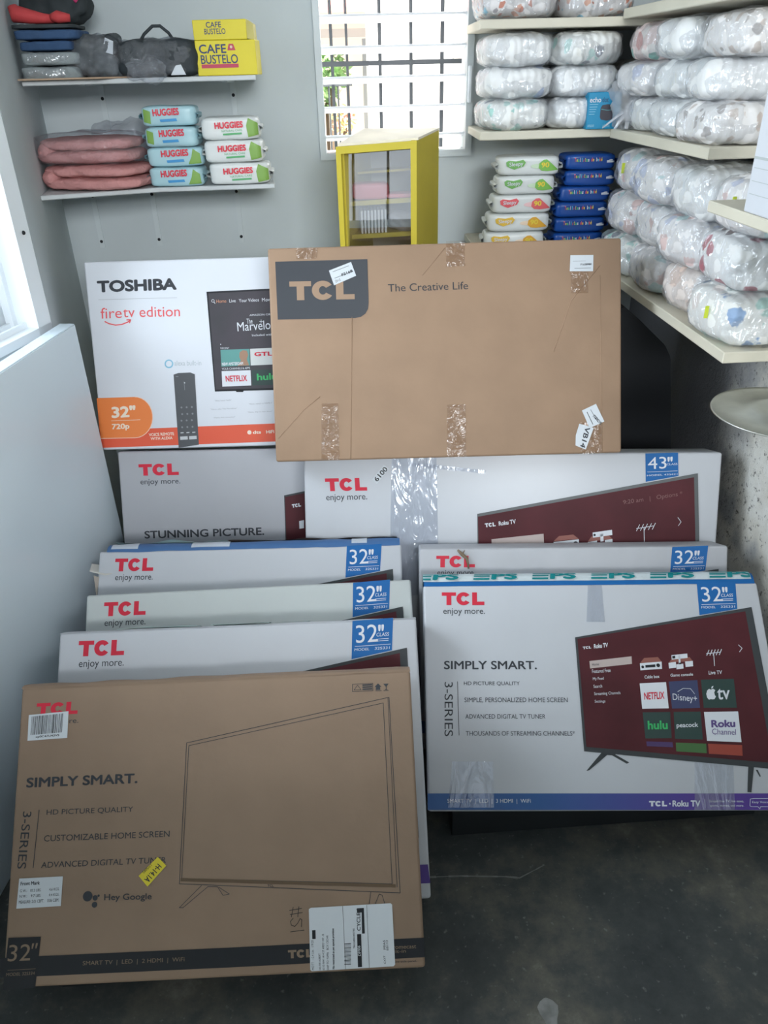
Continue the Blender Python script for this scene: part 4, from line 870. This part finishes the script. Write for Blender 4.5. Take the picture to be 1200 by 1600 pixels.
# white corner tag on the cabinet-like top pack
# ------------------------------------------------------------------ wrapped nappy packs
def nappy_mat(name, base, spots, thr=.25, scale=14, stretch=(1, 1, 1)):
    if name in MATS: return MATS[name]
    m = bpy.data.materials.new(name); m.use_nodes = True; nt = m.node_tree; N = nt.nodes; L = nt.links.new; pb = N['Principled BSDF']; pb.inputs['Roughness'].default_value = .55
    tc = N.new('ShaderNodeTexCoord'); oi = N.new('ShaderNodeObjectInfo'); mp = N.new('ShaderNodeMapping'); mp.inputs['Scale'].default_value = stretch
    L(tc.outputs['Object'], mp.inputs[0]); L(oi.outputs['Random'], mp.inputs['Location'])
    vo = N.new('ShaderNodeTexVoronoi'); vo.inputs['Scale'].default_value = scale
    nz = N.new('ShaderNodeTexNoise'); nz.inputs['Scale'].default_value = 45; ad = N.new('ShaderNodeVectorMath'); ad.operation = 'MULTIPLY_ADD'; ad.inputs[1].default_value = (.028, .028, .028)
    L(mp.outputs[0], nz.inputs[0]); L(nz.outputs['Color'], ad.inputs[0]); L(mp.outputs[0], ad.inputs[2]); L(ad.outputs[0], vo.inputs['Vector'])
    r = N.new('ShaderNodeValToRGB'); r.color_ramp.elements[0].position = thr; r.color_ramp.elements[1].position = thr+.06; r.color_ramp.elements[0].color = (1, 1, 1, 1); r.color_ramp.elements[1].color = (0, 0, 0, 1); L(vo.outputs['Distance'], r.inputs[0])
    sepc = N.new('ShaderNodeSeparateColor'); L(vo.outputs['Color'], sepc.inputs[0])
    cr = N.new('ShaderNodeValToRGB'); cr.color_ramp.interpolation = 'CONSTANT'
    for i, s_ in enumerate(spots):
        e = cr.color_ramp.elements[0] if i == 0 else cr.color_ramp.elements.new(i/len(spots)); e.color = (*s_, 1)
    cr.color_ramp.elements.remove(cr.color_ramp.elements[-1]) if len(cr.color_ramp.elements) > len(spots) else None
    L(sepc.outputs[0], cr.inputs[0])
    mx = N.new('ShaderNodeMix'); mx.data_type = 'RGBA'; mx.inputs[6].default_value = (*base, 1); L(r.outputs[0], mx.inputs[0]); L(cr.outputs[0], mx.inputs[7]); L(mx.outputs[2], pb.inputs['Base Color'])
    wv = N.new('ShaderNodeTexWave'); wv.inputs['Scale'].default_value = 14; wv.inputs['Distortion'].default_value = 6; wv.inputs['Detail'].default_value = 2; L(tc.outputs['Object'], wv.inputs[0])
    bp = N.new('ShaderNodeBump'); bp.inputs['Strength'].default_value = .28; bp.inputs['Distance'].default_value = .008; L(wv.outputs['Fac'], bp.inputs['Height']); L(bp.outputs[0], pb.inputs['Normal'])
    MATS[name] = m; return m
NP = {
 'plain': nappy_mat('plain_nappies', (.86, .87, .87), [(.78, .81, .82), (.80, .80, .80)], .3, 9),
 'drops': nappy_mat('drop_pattern_nappies', (.86, .87, .85), [(.42, .70, .65), (.30, .32, .36), (.55, .76, .72), (.84, .84, .80)], .34, 30, (1, 1, .7)),
 'pastel': nappy_mat('pastel_nappies', (.86, .84, .84), [(.58, .74, .74), (.78, .60, .58), (.60, .64, .78), (.86, .84, .84)], .36, 20),
 'pink': nappy_mat('pink_green_nappies', (.78, .64, .62), [(.24, .44, .40), (.62, .32, .30), (.82, .78, .76)], .40, 22),
 'dark': nappy_mat('grey_leaf_nappies', (.82, .80, .79), [(.44, .41, .40), (.58, .53, .50), (.66, .58, .53), (.82, .8, .8)], .36, 36),
 'animals': nappy_mat('animal_pattern_nappies', (.86, .87, .87), [(.02, .26, .25), (.20, .17, .17), (.50, .18, .22), (.84, .85, .85)], .30, 20),
 'dots': nappy_mat('dot_pattern_nappies', (.86, .86, .83), [(.28, .40, .60), (.46, .70, .64), (.84, .78, .74)], .36, 22),
 'colour': nappy_mat('bright_pattern_nappies', (.72, .70, .70), [(.52, .22, .16), (.28, .52, .66), (.36, .34, .36), (.66, .40, .32), (.8, .8, .8)], .32, 40),
 'peach': nappy_mat('peach_nappies', (.86, .77, .72), [(.82, .66, .58), (.84, .83, .83)], .34, 12),
}
NCH = {}
def nappy(label, c, a, b, cc, kind, seed, group, tagc=False, p=3.9, rz=0, band=None):
    key = (round(a, 3), round(b, 3), round(cc, 3), seed % 4, p)
    if key not in NCH:
        m1 = bpy.data.meshes.new('nappies'); bm = superell(a*1.03, b*1.06, cc*1.04, p, 14, .011, 20, seed, (0, 0, cc)); bm.to_mesh(m1); bm.free()
        m2 = bpy.data.meshes.new('plastic_wrap'); bm = superell(a*1.06, b*1.085, cc*1.07, p, 20, .010, 34, seed+3, (0, 0, cc)); bm.to_mesh(m2); bm.free()
        for m in (m1, m2):
            for q in m.polygons: q.use_smooth = True
        m2.materials.append(CRINK); NCH[key] = (m1, m2)
    m1, m2 = NCH[key]
    m1 = m1.copy(); m1.materials.clear(); m1.materials.append(NP[kind])
    t = thing('nappy_pack', label, 'nappies', (c[0], c[1], c[2]-cc), rz, group)
    new_obj('nappies', m1, None, t); new_obj('plastic_wrap', m2, None, t)
    if tagc:
        o = box('price_tag', (-.004, -.001, 0), (.004, .001, .026), mat('lime_paper', (.62, .72, .04), .5), t); o.location = tagc
    if band:
        bm = superell(.02, b*1.012, cc*1.01, p, 8, 0, 1, 0, (band, 0, cc)); bm_obj('printed_band', bm, mat('lilac_band', (.42, .50, .68), .5), t, True)
    return t
S2 = 1.4055
ordY = ['nearest the viewer', 'middle', 'beside the corner']
k2 = [['dark', 'plain', 'plain'], ['plain', 'plain', 'pastel'], ['dark', 'plain', 'pink']]
rown = ['bottom', 'middle', 'top']
for r_ in range(3):
    for j in range(3):
        Y = 1.845+.205*j+[0, .02, -.01][r_]
        nappy(f'clear-wrapped nappy pack {ordY[j]}, {rown[r_]} row of the middle right shelf', (.925+.012*((r_+j) % 3-1), Y, S2+.0415+.0825*r_), .118, .100, .0415, k2[r_][j], r_*3+j, 'packs on the middle right shelf', rz=RAD([3, -4, 2][(r_+j) % 3]))
S1 = 1.0345
k1 = [['dots', 'peach', 'pastel', 'drops'], ['animals', 'pastel', 'pastel', 'pastel'], ['pastel', 'plain', 'pastel', 'pastel']]
ord4 = ['nearest the viewer', 'second from the viewer', 'second from the corner', 'beside the corner']
for r_ in range(3):
    for j in range(4):
        Y = 1.615+.215*j+[0, .02, .01][r_]; tg = None
        if (r_, j) in ((2, 0), (2, 3), (0, 0)): tg = [(-.128, -.02, .05), None, None, (-.128, 0, .05)][j]
        nappy(f'clear-wrapped nappy pack {ord4[j]}, {rown[r_]} row of the lowest right shelf', (.925+.012*((r_+2*j) % 3-1), Y, S1+.054+.1075*r_), .118, .106, .054, k1[r_][j], 20+r_*4+j, 'packs on the lowest right shelf', tg, rz=RAD([4, -3, 1][(r_+2*j) % 3]))
SB = 1.4055
kb = [['drops', 'plain'], ['plain', 'plain'], ['plain', 'drops']]
for r_ in range(3):
    for j in range(2):
        x = [.535, .725][j]
        nappy(f'white nappy pack in the corner shelf block of six, {rown[r_]} row, {["window", "corner"][j]} side', (x, 2.50, SB+.0395+.079*r_), .094, .11, .0395, kb[r_][j], 40+r_*2+j, 'packs on the corner shelf', band=(.055 if r_ == 1 else None), p=3.6)
for j in range(2):
    nappy(f'brightly patterned nappy pack on the highest corner shelf, {["window", "corner"][j]} side', ([.525, .735][j], 2.50, 1.6745+.06), .10, .11, .06, 'colour', 60+j, 'packs on the highest corner shelf', tagc=(None, (.06, -.118, .05))[j], p=4)
for i, (px, py, kk) in enumerate(((985, 118, 'pastel'),)):
    nappy('pale nappy pack in the angle between the corner block and the right shelf stack', (.90, 2.50, SB+.0415+.083), .06, .10, .0415, kk, 71, None)
# pale translucent bag spilling over the corner of the shelf
t = thing('plastic_bag', 'crumpled clear plastic bag on the shelf beside the bright blue carton', 'bag', (.80, 2.34, S2))
bm = superell(.05, .055, .062, 2.6, 12, .03, 22, 5, (.035, .0, .064)); bm_obj('bag_body', bm, film('hazy_bag', base=.1, bump=.9, scale=16, rough=.2, diff=.3), t, True)
for i, q in enumerate(((-.05, -.035, .006), (-.02, -.05, .004), (.01, -.055, .004))):
    bm = bmesh.new(); add_tube(bm, [(.02, -.02, .05), ((q[0]+.02)/2, -.045, .035), q], [(.012, .004), (.009, .003), (.005, .002)], 8); bm_obj('bag_tail', bm, MATS['hazy_bag'], t, True)

# blue smart-speaker carton
eb = thing('speaker_carton', 'bright blue small carton printed with a round speaker, on the corner shelf', 'box', (onY(914, 214, 2.372).x, 2.372, S2-.0005), RAD(-4))
bw, bh, bd = .072, .092, .07
box('carton', (0, 0, 0), (bw+.02, bd, bh), mat('cyan_carton', (.0, .25, .46), .45), eb, .002)
e1 = lambda x, y: (x, y)
ink('title_lettering', eb, WHITEI, [('t', 'echo', (.004, .080), (.035, .080), (.004, .067), .01)], e1, front); ink('title_dark_lettering', eb, mat('dark_blue_ink', (.01, .10, .22), .5), [('t', 'dot', (.038, .080), (.056, .080), (.038, .067), .01)], e1, front)
ink('speaker_print', eb, mat('charcoal_fabric_print', (.06, .055, .07), .6), [('p', [(.036, .030), (.040, .024), (.055, .021), (.071, .024), (.071, .055), (.068, .060), (.055, .062), (.040, .060), (.036, .053)])], e1, front); ink('speaker_ring', eb, mat('teal_ring', (.10, .35, .38), .5), [('l', [(.038, .050), (.055, .047), (.071, .048)], .0015)], e1, front, 1)
ink('small_print', eb, mat('pale_blue_ink', (.30, .58, .70), .5), [('l', [(.005, .062-.006*k), (.028-.002*k, .062-.006*k)], .0012) for k in range(5)] + [('t', 'amazon', (.004, .012), (.022, .012), (.004, .006)), ('t', 'alexa', (.046, .013), (.066, .013), (.046, .006))], e1, front)
ink('side_print', eb, mat('pale_blue_ink'), [('l', [(.077, .078-.006*k), (.089, .078-.006*k)], .001) for k in range(9)], e1, front)

# white carton on the near shelf
nb = thing('white_carton', 'tall white lidded carton on the short shelf nearest the viewer', 'box', (onX(1189, 322, .73).x, onX(1189, 322, .73).y, 1.3385)); 
box('carton', (-.03, -.14, 0), (.11, -.0, .19), mat('bright_white_carton'), nb, .003)
ink('side_print', nb, mat('faint_grey_ink', (.5, .55, .56), .5), [('l', [(-.13, .03+.02*k), (-.01, .03+.02*k)], .001) for k in range(3)] + [('l', [(-.135, .085), (-.005, .085)], .004)], e1, lambda u, v, l: (-.03-l, u, v))

# hanging metal dish
tk = thing('street_tree', 'bare tree trunk standing in the street behind the viewer', 'tree', (.35, -4.6, 0))
tube('trunk', [(0, 0, -.1), (.05, 0, 1.2), (-.1, 0, 2.2), (-.6, 0, 3.2)], [.11, .10, .08, .06], mat('bark'), tk)
ds = thing('hanging_dish', 'round brushed metal dish hanging beside the rough right wall', 'dish', (.862, 1.346, .957))
bm = bmesh.new(); seg = 64; prf = [(0, .006), (.03, .006), (.05, .012), (.062, .010), (.075, .004), (.131, .004), (.134, .0065), (.135, .0035), (.131, .002), (.075, .002), (.06, .007), (.05, .009), (.03, .003), (0, .003)]
rings = []
for r_, z in prf[1:-1]: rings.append([bm.verts.new((r_*math.cos(2*math.pi*k/seg), r_*math.sin(2*math.pi*k/seg), z)) for k in range(seg)])
for q0, q1 in zip(rings, rings[1:]):
    for k in range(seg): bm.faces.new((q0[k], q0[(k+1) % seg], q1[(k+1) % seg], q1[k]))
bm.faces.new(rings[0]); bm.faces.new(rings[-1][::-1]); bmesh.ops.recalc_face_normals(bm, faces=bm.faces)
bm_obj('pan', bm, mat('brushed_metal', (.66, .67, .62), .42, .5, 1, vary=.1, vscale=30), ds, True)
tube('hanger_rod', [(0, 0, .003), (0, 0, 1.318-.955)], .004, mat('steel', (.6, .6, .6), .3, .5, 1), ds, 8)
bm = bmesh.new(); bmesh.ops.create_uvsphere(bm, u_segments=12, v_segments=8, radius=.012, matrix=Matrix.Translation((0, 0, .014))); bm_obj('centre_nut', bm, MATS['steel'], ds, True)

# ------------------------------------------------------------------ upper left shelf goods
ZU = SHU+.0125
for i, (y0, y1) in enumerate(((73, 123), (46, 76))):
    a = onY(307, 100, 2.41); b = onY(390, 100, 2.41); wd = b.x-a.x
    hh = [.082, .046][i]
    t = thing('coffee_carton', ['yellow coffee carton with large blue lettering on the upper left shelf', 'small yellow coffee carton lying on top of the larger yellow one'][i], 'box', (a.x, 2.42, ZU+[0, .0825][i]), RAD([-4, -3][i]))
    box('carton', (0, 0, 0), (wd+[.02, .0][i], .085, hh), mat('yellow_carton', (.72, .60, .03), .4, .5, vary=.06), t, .002)
    NAV = mat('navy_ink', (.03, .05, .14), .5)
    if i == 0:
        ink('name_lettering', t, NAV, [('t', 'CAFE', (.010, .073), (.083, .073), (.010, .052), .012), ('t', 'BUSTELO', (.012, .049), (.112, .049), (.012, .028), .008)], e1, front)
        ink('red_print', t, mat('crimson_ink', (.50, .05, .10), .5), [('p', [(.012, .018), (.112, .018), (.112, .027), (.012, .027)]), ('p', [(.086, .058), (.108, .058), (.103, .073), (.091, .073)])], e1, front)
        ink('portrait_print', t, mat('cream_print', (.7, .55, .4), .5), [('c', (.097, .066), .0035)], e1, front, 1)
    else:
        ink('name_lettering', t, NAV, [('t', 'CAFE', (.036, .041), (.076, .041), (.036, .028), .01), ('t', 'BUSTELO', (.030, .026), (.086, .026), (.030, .013), .006)], e1, front)
        bm = bmesh.new(); add_prism(bm, [(wd, .002, .002), (wd+.018, .012, -.002), (wd+.016, .02, .035), (wd, .01, .046)], (0, .05, 0)); bm_obj('open_flap', bm, mat('yellow_pale_card', (.62, .55, .20), .6), t)
# black bag with handle
a = onY(195, 110, 2.42)
t = thing('carry_bag', 'black fabric bag with a strap handle lying between clothes and coffee cartons', 'bag', (a.x+.092, 2.46, ZU))
bm = superell(.104, .06, .044, 6, 14, .010, 18, 3, (0, 0, .044)); BLKF = mat('black_fabric', (.022, .03, .036), .65, bump=.3); bm_obj('bag_body', bm, BLKF, t, True)
tube('handle', [(-.055, -.02, .07), (-.03, -.022, .1), (-.005, -.022, .118), (.015, -.022, .118), (.035, -.022, .102), (.05, -.02, .078)], [(.003, .004)]*6, BLKF, t, 8)
bm = superell(.100, .066, .045, 4, 18, .016, 34, 9, (-.008, -.004, .044)); bm_obj('plastic_wrap', bm, BAGF, t, True)
prism('paper_tag', [(.035, -.075, .004), (.075, -.075, .004), (.064, -.070, .028), (.05, -.070, .026)], (0, .001, 0), PAPER, t)
# stacked clothes
xc = onY(90, 80, 2.45).x
def folded(label, c, a, b, cc, m, name='folded_garment', seed=0, parts=()):
    t = thing(name, label, 'clothes', c)
    bm = superell(a, b, cc, 8, 14, .006, 22, seed, (0, 0, cc))
    bm_obj('cloth', bm, m, t, True); return t
GR = mat('grey_knit', (.28, .32, .33), .8, vary=.2, vscale=12, bump=.3); DEN = mat('blue_denim', (.035, .085, .19), .8, vary=.2, vscale=30, bump=.2); DK = mat('dark_cloth', (.035, .045, .05), .8, vary=.3); RDC = mat('red_cloth', (.55, .055, .06), .75, vary=.15, bump=.2)
z = ZU
for i, (lb, hh, m, aw) in enumerate((('grey folded garment in clear wrap at the bottom of the clothes pile', .0155, GR, .078), ('grey folded garment just below the blue jeans', .0155, GR, .076), ('folded blue jeans, lower pair in the clothes pile', .0115, DEN, .070), ('folded blue jeans, upper pair under the red garment', .0115, DEN, .082), ('dark folded garment between the jeans and red garment', .005, DK, .078))):
    t = folded(lb, (xc-.012+.004*(i % 2), 2.46, z), aw, .075, hh, m, seed=i)
    if i < 2: bm = superell(aw*1.04, .079, hh*1.03, 4, 12, .008, 30, i+7, (0, 0, hh)); bm_obj('plastic_wrap', bm, CRINK, t, True)
    z += 2*hh+.002
t = thing('red_garment', 'crumpled red garment lying across the top of the blue jeans', 'clothes', (xc-.012, 2.44, z))
bm = bmesh.new(); add_tube(bm, [(-.072, -.02, .040), (-.066, -.022, .022), (-.03, -.025, .016), (.005, -.025, .011), (.03, -.02, .010)], [.012, .021, .0165, .0115, .009], 12); add_tube(bm, [(.022, -.024, .012), (.04, -.026, .014), (.07, -.022, .011)], [.009, .0145, .009], 12)
bmesh.ops.recalc_face_normals(bm, faces=bm.faces); bm_obj('cloth', bm, RDC, t, True)
t = thing('dark_garment', 'dark bundled clothing with a pink strap topping the clothes pile', 'clothes', (xc, 2.53, z))
bm = superell(.088, .05, .05, 3, 12, .02, 16, 2, (0, 0, .05)); bm_obj('cloth', bm, DK, t, True); tube('strap', [(.015, -.05, .085), (.045, -.052, .074), (.068, -.048, .052)], [(.004, .007)]*3, mat('pink_webbing', (.70, .06, .20), .6), t, 8)
t = thing('wrapped_garment', 'dark garment in loose clear plastic with a white tag, beside the jeans', 'clothes', (onY(158, 100, 2.46).x, 2.47, ZU))
bm = superell(.062, .065, .050, 4, 14, .018, 24, 6, (0, 0, .05)); bm_obj('cloth', bm, mat('slate_cloth', (.085, .10, .11), .8, vary=.3, bump=.3), t, True)
bm = superell(.074, .074, .050, 3, 20, .020, 36, 8, (-.004, -.012, .05)); bm_obj('plastic_wrap', bm, BAGF, t, True)
bm = bmesh.new(); add_tube(bm, [(.02, -.05, .085), (.042, -.052, .095), (.058, -.045, .085), (.06, -.04, .065), (.05, -.045, .05)], [(.003, .008)]*5, 8); bm_obj('strap', bm, BLKF, t, True)
prism('paper_tag', [(.025, -.062, .062), (.048, -.062, .055), (.054, -.060, .085), (.034, -.060, .094)], (0, .001, 0), PAPER, t)
# pink blankets
PK = mat('pink_fleece', (.62, .30, .29), .9, .1, vary=.15, vscale=14, bump=.5, bscale=90)
xb = onY(150, 265, 2.43).x
def blanket(label, c, a, b, hh, seed, rz):
    t = thing('folded_blanket', label, 'blanket', c, rz)
    bm = bmesh.new()
    superell(a, b, hh*.53, 3.6, 20, .010, 24, seed, (0, 0, hh*.53), bm)
    superell(a*.96, b*.98, hh*.50, 3.2, 20, .012, 24, seed+1, (.006, -.004, hh*1.46), bm)
    superell(a*.25, b*.97, hh*.88, 2.2, 12, .006, 16, seed+2, (-a*.74, 0, hh*.95), bm)
    bm_obj('fleece', bm, PK, t, True); return t
blanket('pink folded fleece blanket lying directly on the lower left shelf', (xb+.005, 2.455, ZS), .150, .105, .034, 1, RAD(-12))
t = blanket('pink folded fleece blanket on top of the other, in clear plastic', (xb-.006, 2.46, ZS+.068), .142, .10, .034, 4, RAD(-7))
bm = superell(.152, .112, .042, 4, 18, .012, 26, 2, (.006, 0, .036)); bm_obj('plastic_wrap', bm, BAGF, t, True)
t = thing('plastic_bag', 'crumpled clear plastic bag behind the pink blankets against the wall', 'bag', (onY(195, 250, 2.6).x, 2.62, ZS))
bm = superell(.085, .05, .085, 2.6, 12, .03, 14, 3, (0, 0, .085)); bm_obj('bag_body', bm, film('misty_bag', base=.05, bump=.8, scale=12, rough=.25, diff=.12), t, True)

c = onY(232, 125, 2.375)
t = thing('plastic_bag', 'small crumpled clear plastic bag hanging over the upper shelf edge by the black bag', 'bag', (c.x, 2.372, ZU))
bm = superell(.045, .022, .026, 2.6, 16, .018, 40, 12, (0, .0, .018)); bm_obj('bag_body', bm, BAGF, t, True)
# ------------------------------------------------------------------ marks on the floor
PALE = mat('scratched_concrete', (.26, .265, .26), .8, vary=.35, vscale=40)
rnd = random.Random(2)
pts = [onZ(662, 1371, .0), onZ(720, 1369, 0), onZ(790, 1370, 0), onZ(812, 1372, 0), onZ(850, 1352, 0)]
bm = bmesh.new()
for p, q in zip(pts, pts[1:]):
    for i in range(6):
        a = p.lerp(q, i/6); b = p.lerp(q, (i+1)/6); wv = rnd.uniform(.0008, .0026)
        bm.faces.new([bm.verts.new((a.x, a.y-wv, .0006)), bm.verts.new((b.x, b.y-wv, .0006)), bm.verts.new((b.x, b.y+wv, .0006)), bm.verts.new((a.x, a.y+wv, .0006))])
struct(bm_obj('floor_crack', bm, PALE))
c = onZ(858, 1583, 0); bm = bmesh.new(); bm.faces.new([bm.verts.new((c.x+.018*math.cos(a)*(1+.25*math.sin(3*a)), c.y+.028*math.sin(a), .0006)) for a in [i*.45 for i in range(14)]])
struct(bm_obj('floor_spot', bm, PALE))
